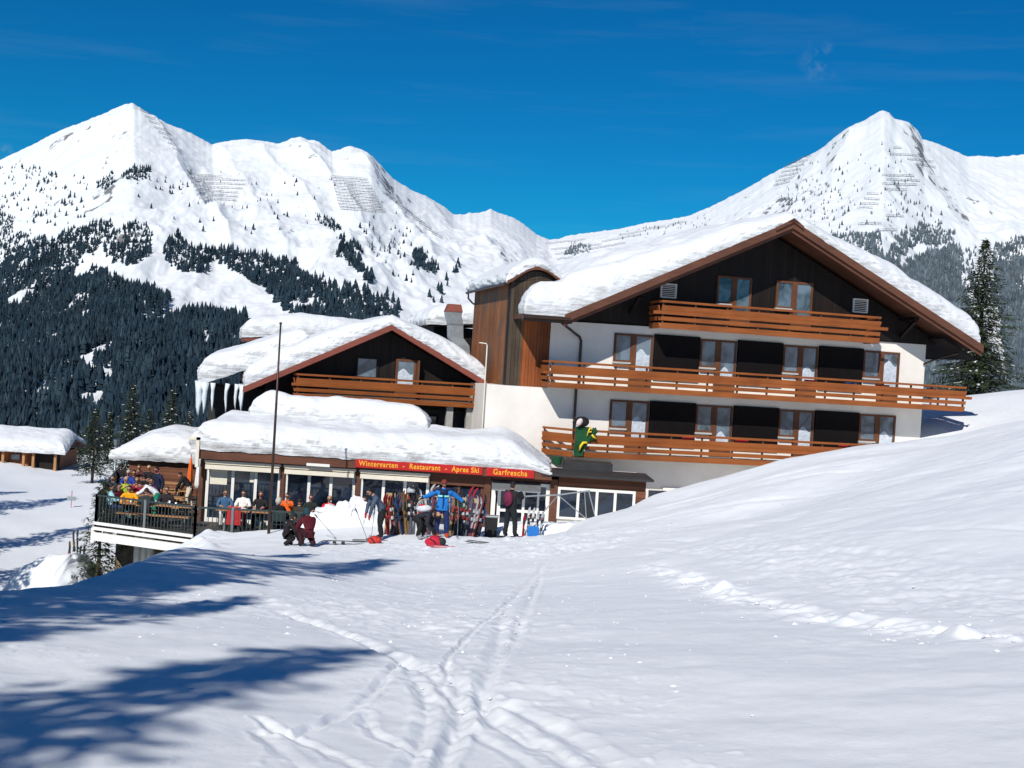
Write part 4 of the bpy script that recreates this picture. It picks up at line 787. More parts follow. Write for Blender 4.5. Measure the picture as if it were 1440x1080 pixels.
# ------------------------------------------------------------------ houses behind
bh = empty('house', (-10.6, 64, 0.35), R(13), 'rear house showing only a rounded snow roof above the left chalet', 'house')
m_ = MB(); m_.box(-2.2, 5, .4, 6, -6, .28); m_.build('wall', M['redbrown'], bh)
m_ = MB(); m_.box(-2.9, 5.4, -.4, 6.5, .28, .5); r_ = m_.build('roof', M['redbrown'], bh)
def bhs(P, Q): return -2.95 + 8.4 * P, -.45 + 7 * Q, .48 + .25 * np.sin(np.pi * P)
pad('snow_cover', r_, bhs, 8.4, 7, lambda P, Q: 1.05 + 0 * P, 51, 1.1, 60, 40, lump=.06)
bb = empty('house', (-4.6, 66, 0), R(13), 'rear house with a snowy sloping roof just left of the orange tower', 'house')
m_ = MB(); m_.box(.4, 6, 0, 6, -5, 2.0); m_.build('wall', M['darkwood'], bb)
m_ = MB(); m_.prism([(.0, 1.95), (.0, 2.1), (6, 2.55), (6, 2.4)], 1, -.6, 6.5); r_ = m_.build('roof', M['brown'], bb)
def bbs(P, Q): return -.1 + 6.1 * P, -.7 + 7 * Q, 2.08 + .5 * P
pad('snow_cover', r_, bbs, 6.1, 7, lambda P, Q: .95 + .45 * P, 55, 1.3, 60, 40, lump=.10)
vd = empty('ventilation_duct', (-2.75, 58.2, 0), R(13), 'grey galvanised kitchen duct with a red-brown cap rising beside the tower', 'duct')
m_ = MB()
def sq(pts):
    vs = []
    for (x, z, w_) in pts: vs += [(x - w_, -w_, z), (x + w_, -w_, z), (x + w_, w_, z), (x - w_, w_, z)]
    m_.add(vs, [(4*i+k, 4*i+(k+1) % 4, 4*i+4+(k+1) % 4, 4*i+4+k) for i in range(len(pts) - 1) for k in range(4)] + [(3,2,1,0), tuple(range(4*len(pts)-4, 4*len(pts)))])
sq([(.38, -3, .36), (.36, .55, .36), (.3, .95, .36), (.05, 1.3, .32), (.0, 1.9, .32), (-.12, 2.3, .34), (-.12, 2.45, .36)]); m_.build('duct_body', M['metal'], vd, bevel=.01)
m_ = MB(); sq([(-.12, 2.452, .38), (-.10, 2.8, .28)]); m_.build('cap', M['redbrown'], vd)
m_ = MB(); sq([(.36, .5, .375), (.36, .56, .375)]); sq([(.0, 1.86, .335), (.0, 1.92, .335)]); m_.build('flange', M['steelgrey'], vd)

# ------------------------------------------------------------------ hut on the left meadow
hu = empty('hut', (-39.5, 95, -9.3), R(4), 'small brown wooden hut half buried in snow at the left edge', 'hut')
m_ = MB(); m_.box(.3, 6.0, .5, 5.5, -.5, 1.0); m_.build('wall', M['orangewood'], hu)
m_ = MB(); m_.box(4.0, 6.1, .3, .496, -.5, 1.0); m_.build('porch_wall', M['darkwood'], hu)
for a in (1.3, 2.1, 3.6, 4.3, 5.9): m_ = MB(); m_.box(a - .09, a + .09, -.25, -.07, -.5, 1.0); m_.build('post', M['bench'], hu)
f = window(hu, 2.4, 3.2, .75, .2, .5, 'single', curtain=False)
m_ = MB(); m_.prism([(-.5, .98), (-.5, 1.1), (3, 1.85), (6.5, 1.1), (6.5, .98), (3, 1.7)], 0, -.3, 6.6); r_ = m_.build('roof', M['brown'], hu)
def hus(P, Q): return -.4 + 7.1 * P - .55 * np.sin(np.pi * Q * .5) * (2 * P - 1) * .6, -.55 + 7.1 * Q, 1.0 + .8 * (1 - np.abs(2 * Q - 1))
pad('snow_cover', r_, hus, 7.1, 7.1, lambda P, Q: .85 + 0 * P, 61, 1.0, 60, 50, lump=.08)

# ------------------------------------------------------------------ terrace
DZ = -6.35
PA, PB, PC = np.array([-14.3, 44.9]), np.array([-10.4, 43.2]), np.array([-6.0, 43.6]); PD = np.array([-17.5, 58.3])
te = empty('terrace', (0, 0, 0), 0, 'raised sun terrace with dark steel railing and white edge beams on grey columns', 'terrace')
m_ = MB(); m_.prism([tuple(PA), tuple(PB), tuple(PC), (-6.0, 47.65), (-11.3, 47.65), (-11.3, 55.6), (-16.6, 58.3), tuple(PD)], 2, DZ - .16, DZ); m_.build('deck', wood('deck_boards', (.05, .045, .04), (.13, .115, .1), (1, 0, 0), .15, 1), te)
def edge(p, q, z0, z1, th, out, mat, name):
    m_ = MB(); d = (q - p) / np.linalg.norm(q - p); n = np.array([d[1], -d[0]])
    m_.prism([tuple(p + n * out), tuple(q + n * out), tuple(q + n * (out + th)), tuple(p + n * (out + th))], 2, z0, z1); return m_.build(name, mat, te)
for z0, z1 in ((DZ + .03, DZ + .13), (DZ - .16, DZ - .05)): edge(PA, PB, z0, z1, .05, .05, M['whiteframe'], 'edge_rail')
edge(PA, PB, DZ - .52, DZ - .24, .12, .02, M['whiteframe'], 'edge_beam'); edge(PD, PA, DZ - .62, DZ - .1, .12, .02, M['whiteframe'], 'edge_beam')
def railing(p, q, n, name='railing'):
    r_ = MB(); r_.bar((*p, DZ + 1.05), (*q, DZ + 1.05), .06, .06); r_.bar((*p, DZ + .12), (*q, DZ + .12), .04, .04); rr_ = r_.build(name, M['rail'], te)
    k = int(np.linalg.norm(q - p) / .14); bl = MB()
    for i in range(1, k): c = p + (q - p) * i / k; bl.box(c[0] - .011, c[0] + .011, c[1] - .011, c[1] + .011, DZ + .14, DZ + 1.02)
    tag(bl.build('balusters', M['rail'], rr_), kind='stuff')
    for i in range(n + 1):
        c = p + (q - p) * i / n; b_ = MB(); b_.box(c[0] - .04, c[0] + .04, c[1] - .04, c[1] + .04, DZ - .2, DZ + 1.1); b_.build('post', M['steelgrey'], rr_)
railing(PA, PB, 2); railing(PB, PC - (.7, .06), 3); railing(PD, PA, 6)
for u in (191, 201, 210):
    p = uz(u, -8.3, 46.3); m_ = MB(); m_.tube([(p[0], 46.3, -10), (p[0], 46.3, DZ - .2)], .13, 14); m_.build('column', M['whiteframe'], te, smooth=True)
m_ = MB(); m_.box(-14.6, -12.4, 48.4, 49, -10, DZ - .2); m_.build('foundation_wall', M['stone'], te)
m_ = MB(); m_.box(-12.38, -8.0, 48.0, 49, -10, DZ - .2); m_.build('foundation_wall', M['concrete'], te); m_ = MB(); m_.box(-12.3, -10.0, 47.9, 47.997, -9.6, -7.3); m_.build('cellar_door', M['orangewood'], te)
# ================================================================== TREES NEAR BY
def conifer_mesh(h, rad, whorls, seed, sparse=1., snow=.3, blade=.16, z_lo=.06, power=.85):
    """needle sprays on drooping branches: returns trunk, crown and snow meshes (origin at the foot)"""
    rn = random.Random(seed); tr = MB(); tr.tube([(0, 0, -.4), (0, 0, h * .3), (rn.uniform(-.03, .03) * h * .2, 0, h * .7), (0, 0, h * .98)], [.021 * h, .016 * h, .008 * h, .002 * h], 8)
    cv, cf, sv, sf = [], [], [], []
    def kite(p, d, n, l, wd, V, Fc):
        s_ = d.cross(n); k = len(V)
        for q in (p, p + d * l * .45 + s_ * wd, p + d * l, p + d * l * .45 - s_ * wd): V.append(tuple(q))
        Fc.append((k, k + 1, k + 2, k + 3))
    for i in range(whorls):
        t = i / (whorls - 1); z = h * (z_lo + (1 - z_lo) * t ** .92) * .995; r = rad * ((1 - t) ** power) * rn.uniform(.72, 1.12) + .03 * h * .3 * (1 - t)
        nb = max(4, int((9 - 3 * t) * sparse))
        for k in range(nb):
            if rn.random() < .12: continue
            a = 6.283 * (k + rn.uniform(-.35, .35)) / nb + i * 1.3; L_ = r * rn.uniform(.62, 1.15); dirh = Vector((math.cos(a), math.sin(a), 0)); side = Vector((-math.sin(a), math.cos(a), 0))
            droop = rn.uniform(.18, .42) * (1 - .7 * t); base = Vector((0, 0, z)); m_ = max(3, int(L_ / (blade * .62)))
            if L_ > .4: tr.tube([base, base + dirh * L_ * .6 - Vector((0, 0, droop * L_ * .5))], [.004 * h * .5, .0015 * h], 4, False)
            for j in range(1, m_ + 1):
                f = j / m_; p = base + dirh * (L_ * f) + Vector((0, 0, -droop * L_ * (f - .35 * f ** 3))); wdt = L_ * .30 * (1 - f * .75) + blade * .3
                for sgn in (-1, 1):
                    for q in range(2 if sparse > .6 else 1):
                        pp = p + side * sgn * wdt * rn.random() + Vector((0, 0, rn.uniform(-.08, .05))); d = (dirh * rn.uniform(.3, 1) + side * sgn * rn.uniform(.2, 1) + Vector((0, 0, rn.uniform(-.75, .1)))).normalized()
                        n = Vector((rn.uniform(-.5, .5), rn.uniform(-.5, .5), 1)).normalized(); kite(pp, d, n, blade * rn.uniform(.8, 1.7), blade * rn.uniform(.16, .30), cv, cf)
                if rn.random() < snow and f > .3: kite(p + Vector((0, 0, .03)), (dirh + Vector((0, 0, -.25))).normalized(), Vector((rn.uniform(-.25, .25), rn.uniform(-.25, .25), 1)).normalized(), blade * rn.uniform(.9, 1.9), blade * rn.uniform(.25, .6), sv, sf)
    for j in range(10):
        kite(Vector((0, 0, h * (.95 + .006 * j))), Vector((math.cos(j * 2.4) * .5, math.sin(j * 2.4) * .5, .6)).normalized(), Vector((math.cos(j * 2.4 + 2), math.sin(j * 2.4 + 2), .3)).normalized(), blade * .7, blade * .15, cv, cf)
    return tr, cv, cf, sv, sf
def conifer(name, loc, label, group, mesh, mats=('needles', 'needles2'), scale=1., rz=0.):
    t = empty(name, loc, rz, label, 'tree', group); t.scale = (scale,) * 3; tr, cv, cf, sv, sf = mesh
    tr.build('trunk', M['bark'], t, smooth=True)
    npmesh('crown', cv, cf, [M[m_] for m_ in mats], t, smooth=False, midx=[random.random() < .45 for _ in cf])
    if sv: tag(npmesh('snow', sv, sf, M['roofsnow'], t, smooth=False), kind='stuff')
    return t
def recopy(t, loc, label, group, scale, rz):
    c = copy_tree(t); c.location = loc; c.scale = (scale,) * 3 if not hasattr(scale, '__len__') else scale; c.rotation_euler = (0, 0, rz); tag(c, label, None, group); return c
p = uz(1373, .3, 74)
conifer('spruce', (p[0], 74, ground_z(p[0], 74) - .2), 'tall snow-dusted spruce rising behind the right roof corner', None, conifer_mesh(9.3, 2.9, 44, 3, 1.15, .15, .21), ('needles', 'needles'))
pa = uz(130, -9, 88); A_ = conifer('spruce', (pa[0], 88, ground_z(pa[0], 88)), 'dark spruce on a bare stem between the hut and the lamp post', 'spruces beyond the terrace', conifer_mesh(5.1, 1.35, 26, 5, 1., .05, .17, z_lo=.17, power=.7), ('needles', 'needles2'))
pb = uz(181, -9.3, 97); B_ = conifer('spruce', (pb[0], 97, ground_z(pb[0], 97) - .3), 'broad snow-dusted spruce right of the lamp post behind the shed snow', 'spruces beyond the terrace', conifer_mesh(6.8, 1.7, 30, 8, 1., .16, .2))
for (u, v, y, s_, rz, lb) in ((237, 567, 99, .95, 1.2, 'snow-dusted spruce rising behind the right part of the shed snow'), (207, 598, 104, .72, 2.2, 'smaller dark spruce in the gap of the two taller ones behind the shed'), (152, 592, 108, .75, 3.1, 'slim spruce top just left of the lamp post'), (263, 590, 106, .72, 4.0, 'small spruce top next to the roof snow corner of the restaurant'), (112, 600, 112, .7, 5.0, 'dim spruce standing nearest the hut gable')):
    q = uz(u, -9, y); recopy(B_, (q[0], y, ground_z(q[0], y) - .3), lb, 'spruces beyond the terrace', s_, rz)
q = uz(136, -9.2, 45.6); conifer('young_spruce', (q[0] - .1, 45.9, -9.5), 'thin half-bare young spruce growing at the terrace corner', None, conifer_mesh(4.6, 1.3, 19, 21, .85, .05, .15, z_lo=.1, power=.6))
# big spruces on the slope to the left of the camera; their shadows reach across the run
big = conifer_mesh(14, 3.2, 34, 31, .62, .05, .34, z_lo=.07)
TD = np.array([math.cos(SUN_AZ), math.sin(SUN_AZ)]) / math.tan(SUN_EL)
def foot_for(u_, v_, h):                         # where a tree of height h stands so that its shadow ends on the snow seen at (u_, v_)
    tip = ground_at(u_, v_); b_ = tip[:2] - TD * h
    for _ in range(6): b_ = tip[:2] - TD * (h + ground_z(*b_) - tip[2])
    return (b_[0], b_[1], ground_z(*b_) - .2)
f0 = foot_for(505, 912, 15.)
T0 = conifer('tall_spruce', f0, 'tall spruce beside the ski run, nearest the viewer', 'spruces along the run', big, scale=15 / 14)
spr = []
for (tu, tv, h, rz, lb) in ((350, 840, 15., 1.0, 'second from the viewer'), (545, 787, 20., 2.0, 'third from the viewer'), (215, 850, 15., 5.0, 'seventh from the viewer'), (330, 812, 17., 5.5, 'eighth from the viewer'), (110, 880, 14., 4.2, 'ninth from the viewer'), (400, 808, 15.5, 3.0, 'fourth from the viewer'), (270, 800, 15., 3.7, 'fifth from the viewer'), (430, 779, 19., .4, 'sixth from the viewer')):
    b_ = foot_for(tu, tv, h); print('tree', [round(float(q), 1) for q in b_]); recopy(T0, b_, 'tall spruce in the row beside the ski run, ' + lb, 'spruces along the run', h / 14, rz)
for (x, y, s_, rz, lb) in (
                           (-20.6, 36, .95, 1.4, 'spruce on the low meadow, nearest of five'), (-23.0, 43, .8, 2.4, 'spruce on the low meadow, second nearest of five'), (-26.5, 51.5, .95, 2.9, 'spruce on the low meadow, middle one of five'), (-31.6, 64, .9, 5.1, 'spruce on the low meadow toward the hut'), (-34.5, 68, .75, .7, 'spruce on the low meadow nearest to the hut')):
    recopy(T0, (x, y, ground_z(x, y) - .2), lb, 'spruces along the run', s_, rz)
# ================================================================== PEOPLE
BODY = dict(pel=(0,0,.96), wai=(0,.0,1.10), che=(0,.01,1.32), nek=(0,.0,1.47), hed=(0,.015,1.56), shL=(-.185,0,1.42), shR=(.185,0,1.42), elL=(-.27,-.02,1.14), elR=(.27,-.02,1.14), wrL=(-.28,.10,.91), wrR=(.28,.10,.91),
            hiL=(-.10,0,.90), hiR=(.10,0,.90), knL=(-.11,.03,.50), knR=(.11,.03,.50), anL=(-.12,0,.12), anR=(.12,0,.12), toL=(-.13,.15,.06), toR=(.13,.15,.06))
RAD = dict(pel=.165, wai=.16, che=.175, nek=.085, hed=.055, shL=.092, shR=.092, elL=.068, elR=.068, wrL=.050, wrR=.050, hdL=.045, hdR=.045, hiL=.115, hiR=.115, knL=.080, knR=.080, anL=.072, anR=.072, toL=.058, toR=.058)
EDG = [('pel','wai',0),('wai','che',0),('che','nek',0),('nek','hed',3),('che','shL',0),('che','shR',0),('shL','elL',0),('shR','elR',0),('elL','wrL',0),('elR','wrR',0),('wrL','hdL',4),('wrR','hdR',4),
       ('pel','hiL',1),('pel','hiR',1),('hiL','knL',1),('hiR','knR',1),('knL','anL',1),('knR','anR',1),('anL','toL',2),('anR','toR',2)]
def lean(J, ang, keys=('wai','che','nek','hed','shL','shR','elL','elR','wrL','wrR'), about='pel', side=0.):
    c, s_ = math.cos(ang), math.sin(ang); o = np.array(J[about]); cs, ss = math.cos(side), math.sin(side)
    for k in keys:
        p = np.array(J[k]) - o; p = np.array([p[0], p[1] * c + p[2] * s_, -p[1] * s_ + p[2] * c]); p = np.array([p[0] * cs + p[2] * ss, p[1], -p[0] * ss + p[2] * cs]); J[k] = tuple(p + o)
def pose(kind, **kw):
    J = {k: tuple(v) for k, v in BODY.items()}
    if kind == 'sit':
        for k in list(J):
            if k[:2] not in ('kn', 'an', 'to'): J[k] = (J[k][0], J[k][1], J[k][2] - .40)
        J.update(hiL=(-.11,.06,.54), hiR=(.11,.06,.54), knL=(-.14,.46,.55), knR=(.14,.46,.55), anL=(-.14,.44,.12), anR=(.14,.44,.12), toL=(-.15,.60,.06), toR=(.15,.60,.06), elL=(-.27,.10,.78), elR=(.27,.10,.78), wrL=(-.17,.34,.80), wrR=(.17,.34,.80))
    if kind == 'crouch':
        for k in list(J):
            if k[:2] not in ('kn', 'an', 'to'): J[k] = (J[k][0], J[k][1] - .12, J[k][2] - .56)
        J.update(hiL=(-.11,-.10,.38), hiR=(.11,-.10,.38), knL=(-.16,.28,.50), knR=(.16,.26,.30), anL=(-.14,.08,.11), anR=(.15,-.12,.10), toL=(-.14,.24,.05), toR=(.15,.05,.05), elL=(-.25,.15,.68), elR=(.25,.15,.68), wrL=(-.14,.36,.52), wrR=(.14,.36,.50))
    if kind == 'bend':
        J.update(knL=(-.12,.10,.52), knR=(.12,.06,.52), anL=(-.13,.05,.12), anR=(.13,-.05,.12), toL=(-.14,.20,.06), toR=(.14,.10,.06))
    for k, v in kw.items():
        if k in J: J[k] = v
    if 'lean_' in kw or 'side_' in kw: lean(J, kw.get('lean_', 0), side=kw.get('side_', 0))
    for k, v in kw.get('after', {}).items(): J[k] = v
    for s_ in 'LR':
        a, b = np.array(J['el' + s_]), np.array(J['wr' + s_]); d = (b - a) / np.linalg.norm(b - a); J['hd' + s_] = tuple(b + d * .085)
    return J
def person(label, loc, face, J, jacket, pants, boots=(.02, .02, .022), glove=None, skin=(.45, .24, .16), hair=(.03, .02, .015), hat=None, glasses=True, group=None, scale=1., bulk=1., extra=None, hood=None, look=0., hairlen=0.):
    t = empty('person', loc, face, label, 'person', group); t.scale = (scale,) * 3
    mats = [cloth(jacket), cloth(pants), cloth(boots, .4), cloth(skin, .55), cloth(glove if glove else skin), cloth((.015, .012, .012)), cloth((.30, .09, .08))]
    names = list(J); me = bpy.data.meshes.new('b'); me.from_pydata([J[n] for n in names], [(names.index(a), names.index(b)) for a, b, _ in EDG], [])
    o = bpy.data.objects.new('b', me); C.objects.link(o); sk = o.modifiers.new('s', 'SKIN'); sk.use_smooth_shade = True; sk.branch_smoothing = .4; su_ = o.modifiers.new('u', 'SUBSURF'); su_.levels = 2
    for i, n in enumerate(names):
        r = RAD[n] * (bulk if n not in ('hed', 'hdL', 'hdR') else 1); d = me.skin_vertices[0].data[i]; d.radius = (r, r * (.78 if n in ('pel', 'wai', 'che') else 1)) if n in ('pel', 'wai', 'che') else (r, r); d.use_root = (n == 'pel')
    ev = bpy.data.meshes.new_from_object(o.evaluated_get(bpy.context.evaluated_depsgraph_get())); bpy.data.objects.remove(o); bpy.data.meshes.remove(me)
    mb = MB(); V = np.array([v.co[:] for v in ev.vertices]); Nn = np.array([v.normal[:] for v in ev.vertices]); wk = perlin(V[:, 2] * 17 + V[:, 0] * 6 + loc[0], V[:, 0] * 9 + V[:, 1] * 11, 5) + .5 * perlin(V[:, 2] * 34, V[:, 0] * 21 + V[:, 1] * 16, 6); V = V + Nn * (wk * .013 * (V[:, 2] < J['nek'][2] - .03))[:, None]; mb.v = [tuple(v) for v in V]
    S_ = [(np.array(J[a]), np.array(J[b]), RAD[a], RAD[b], m_) for a, b, m_ in EDG]
    for pl in ev.polygons:
        c = V[list(pl.vertices)].mean(0); best = (9, 0)
        for a, b, ra, rb, m_ in S_:
            d = b - a; q = min(1, max(0, (c - a) @ d / (d @ d))); dist = np.linalg.norm(c - a - d * q) - (ra + (rb - ra) * q)
            if dist < best[0]: best = (dist, m_)
        mb.f.append(list(pl.vertices)); mb.m.append(best[1])
    bpy.data.meshes.remove(ev)
    # hands: palm, four bent fingers of different length, thumb from the side of the palm
    for s_, sg in (('L', -1), ('R', 1)):
        w_ = np.array(J['wr' + s_]); h_ = np.array(J['hd' + s_]); d = (h_ - w_) / np.linalg.norm(h_ - w_); e = np.cross(d, [0, 0, 1.]); e = e / (np.linalg.norm(e) + 1e-6) if np.linalg.norm(e) > .2 else np.array([1., 0, 0]); n = np.cross(e, d); mb.cur = 4
        for q, ln in ((-1.5, .062), (-.5, .074), (.5, .080), (1.5, .070)):
            b0 = h_ + e * q * .019; mb.tube([b0 - d * .01, b0 + d * ln * .45 - n * .004, b0 + d * ln * .8 - n * .022, b0 + d * ln * .92 - n * .04], [.0105, .010, .009, .007], 6)
        mb.tube([w_ + d * .03 - e * sg * .028, w_ + d * .06 - e * sg * .055 - n * .01, w_ + d * .10 - e * sg * .058 - n * .025], [.013, .011, .008], 6)
    # head
    nk = np.array(J['nek']); hd = np.array(J['hed']); ax = (hd - nk) / np.linalg.norm(hd - nk); fwd = np.array([0, 1., 0]); fwd = fwd - ax * (fwd @ ax) * .75; fwd[0] += look; fwd /= np.linalg.norm(fwd); up = ax - fwd * (ax @ fwd); up /= np.linalg.norm(up); rt = np.cross(fwd, up)
    Rm = np.stack([rt, fwd, up], 1); hc = hd + ax * .085 + fwd * .015
    def shape(d): return 1 - .20 * max(0, -d[2]) * (1 - .35 * max(0, d[1])) + .03 * max(0, d[1]) * (d[2] < 0)
    mb.cur = 3; mb.ell(hc, (.076, .094, .116), 16, 12, Rm, shape)
    P = lambda x, y, z: hc + Rm @ np.array([x, y, z])
    mb.tube([P(0, .086, .02), P(0, .112, -.018), P(0, .09, -.03)], [.008, .016, .012], 6)
    for sg in (-1, 1): mb.ell(P(sg * .077, -.005, -.005), (.012, .022, .032), 8, 6, Rm); mb.cur = 5; mb.ell(P(sg * .031, .083, .012), (.012, .008, .008), 8, 6, Rm); mb.cur = 3
    mb.cur = 6; mb.ell(P(0, .083, -.055), (.026, .010, .007), 8, 5, Rm); mb.cur = 3
    b = mb.build('body', mats, t, smooth=True)
    if glasses:
        g = MB(); 
        for sg in (-1, 1): g.ell(P(sg * .034, .093, .014), (.030, .012, .021), 10, 6, Rm)
        g.bar(P(-.078, .05, .02), P(.078, .05, .02), .09, .008, up); g.build('sunglasses', M['black'], t)
    if hood is not None:
        g = MB(); g.ell(hc - fwd * .03 + up * .0, (.112, .118, .145), 16, 12, Rm, lambda d: 1.0 if d[1] < .55 else .72); g.build('hood', cloth(hood), t, smooth=True)
    elif hat is not None:
        g = MB(); vs = []
        g.ell(P(0, -.008, .035), (.090, .106, .100), 16, 12, Rm, None, -.12)
        if isinstance(hat, tuple) and len(hat) == 4: g.bar(P(0, .09, .035), P(0, .17, .02), .12, .012, up)
        g.build('hat', cloth(hat[:3]), t, smooth=True)
        g = MB(); g.ell(P(0, -.022, .0), (.083, .092, .10), 14, 10, Rm, lambda d: 1 if d[1] < .2 else .8, -.75); g.build('hair', cloth(hair, .6), t, smooth=True)
    else:
        g = MB(); g.ell(P(0, -.018, .025), (.086, .098, .108), 16, 12, Rm, lambda d: 1 if (d[1] < .35 or d[2] > .45) else .86, -.35 - hairlen); g.build('hair', cloth(hair, .6), t, smooth=True)
    if extra: extra(t, J, P)
    return t
def gpos(u, v, y): p = at(u, v, y); return (p[0], y, ground_z(p[0], y))
BLK, NAVY = (.012, .012, .014), (.012, .02, .06)
CAMW = R(180)                                       # looking back towards the viewer
def blue_extra(t, J, P):
    g = MB()                                          # dark yoke and reflective chest band lying on the jacket
    for x0, x1 in ((-.165, -.03), (.03, .165)):
        pts = [(x0 + (x1 - x0) * i / 6) for i in range(7)]
        for a, b_ in zip(pts[:-1], pts[1:]):
            ya = .168 - a * a * 2.0; yb = .168 - b_ * b_ * 2.0; g.add([(a, ya, 1.255), (b_, yb, 1.255), (b_, yb - .004, 1.30), (a, ya - .004, 1.30)], [(0, 1, 2, 3)])
    g.build('reflective_band', cloth((.30, .75, .55)), t)
    g = MB(); g.tube([(0, .168, .90), (0, .172, 1.1), (0, .172, 1.25), (0, .15, 1.42)], .014, 6); g.build('zip', cloth(NAVY), t)
    g = MB(); 
    for k in range(13):
        a = math.pi * 2 * k / 12; g.v += [(.205 * math.cos(a), .155 * math.sin(a), .845), (.200 * math.cos(a), .150 * math.sin(a), 1.0)]
    g.f = [[2*k, 2*k+2, 2*k+3, 2*k+1] for k in range(12)]; g.m = [0] * 12; g.build('jacket_hem', cloth((.015, .17, .52)), t, smooth=True)
    g = MB()
    for sg in (-1, 1): g.tube([(sg * .07, .06, 1.475), (sg * .185, .0, 1.46), (sg * .27, -.01, 1.36)], [.06, .075, .072], 8)
    g.tube([(-.11, .09, 1.40), (.11, .09, 1.40)], [.085, .085], 8); g.build('yoke', cloth(NAVY), t, smooth=True)
x = gpos(620, 757, 39.4)
person('standing person in bright blue jacket with green chest band, arms spread on the ski rack', x, CAMW + .05, pose('stand', elL=(-.40, -.06, 1.27), elR=(.40, -.06, 1.27), wrL=(-.60, -.10, 1.13), wrR=(.60, -.10, 1.18), knL=(-.13, .02, .5), knR=(.13, .02, .5), anL=(-.16, 0, .12), anR=(.16, 0, .12), toL=(-.18, .15, .06), toR=(.18, .15, .06)),
       (.015, .17, .52), (.012, .025, .10), (.48, .05, .02), BLK, (.42, .20, .13), hat=(.22, .03, .025), scale=1.02, bulk=1.08, extra=blue_extra)
x = gpos(536, 760, 39.8)
def pole(p0, p1, label, grip='black'):
    e = empty('ski_pole', tuple(p1), 0, label, 'ski pole', 'ski poles around the rack'); a = np.array(p0) - np.array(p1); m_ = MB(); m_.tube([(0, 0, 0), a], [.008, .011], 6); m_.build('shaft', M['steelgrey'], e); d = a / np.linalg.norm(a)
    m_ = MB(); m_.tube([a - d * .02, a + d * .12], [.018, .020], 8); m_.build('grip', M[grip], e); m_ = MB(); m_.tube([d * .06, d * .07], [.05, .05], 10); m_.build('basket', M['black'], e); return e
def pack_extra(col, col2):
    def f(t, J, P):
        c = np.array(J['che']) * .6 + np.array(J['wai']) * .4; d = np.array(J['che']) - np.array(J['wai']); d /= np.linalg.norm(d); n = np.cross([1., 0, 0], d)
        m_ = MB(); m_.ell(c + n * .20, (.165, .12, .24), 14, 10, np.stack([[1, 0, 0], n, d], 1)); m_.build('backpack', cloth(col), t, smooth=True)
        m_ = MB(); m_.ell(c + n * .29 - d * .04, (.10, .05, .12), 12, 8, np.stack([[1, 0, 0], n, d], 1)); m_.build('backpack_pocket', cloth(col2), t, smooth=True)
    return f
person('person in dark jacket and black trousers bending at the left ski rack', x, R(110), pose('bend', lean_=R(38), after={'elL': (-.26, .42, 1.05), 'elR': (.26, .42, 1.05), 'wrL': (-.2, .46, .78), 'wrR': (.2, .48, .80)}), (.06, .085, .13), BLK, BLK, (.42, .02, .03), hair=(.012, .01, .01), bulk=1.05, hairlen=.25)
x = gpos(590, 764, 39.2)
person('crouching person in black jacket with white backpack before the rack', x, R(-100), pose('bend', lean_=R(82), pel=(0, -.18, .72), hiL=(-.1, -.16, .67), hiR=(.1, -.16, .67), wai=(0, -.18, .86), che=(0, -.17, 1.08), nek=(0, -.18, 1.23), hed=(0, -.165, 1.32), shL=(-.185, -.18, 1.18), shR=(.185, -.18, 1.18), elL=(-.25, -.1, .9), elR=(.25, -.1, .9), wrL=(-.2, .1, .9), wrR=(.2, .1, .9), after={'elL': (-.22, .24, .52), 'elR': (.22, .24, .52), 'wrL': (-.12, .38, .34), 'wrR': (.14, .40, .32)}), (.02, .022, .03), BLK, (.3, .3, .32), BLK, hat=(.015, .015, .018), glasses=False, extra=pack_extra((.62, .62, .66), (.48, .02, .03)))
x = gpos(716, 758, 39.2)
person('person in black with dark maroon backpack standing near the blue sled, back turned', x, R(-35), pose('stand', elL=(-.24, .22, 1.22), elR=(.26, .24, 1.25), wrL=(-.06, .40, 1.36), wrR=(.08, .42, 1.38), anL=(-.17, -.02, .12), anR=(.17, .04, .12), toL=(-.2, .13, .06), toR=(.2, .19, .06), knL=(-.14, .02, .5), knR=(.14, .06, .5)), (.015, .015, .018), (.014, .016, .018), BLK, BLK, hat=(.012, .012, .014), glasses=False, bulk=1.05, scale=.98, extra=pack_extra((.16, .015, .05), (.12, .015, .04)))
x = gpos(432, 769, 38)
person('person in dark red hooded jacket squatting on the shaded snow', x, R(35), pose('crouch', lean_=R(24)), (.085, .007, .014), (.03, .006, .01), BLK, BLK, hood=(.015, .05, .065), glasses=False, bulk=1.22)  # jacket red taken darker to carry the shade the figure squats in
x = gpos(403, 770, 38.2)
person('small dark-clad person kneeling beside the one in dark red', x, R(-70), pose('crouch', lean_=R(25)), (.018, .012, .014), (.012, .01, .012), BLK, BLK, hat=(.01, .012, .012), glasses=False, scale=.86, bulk=1.1)

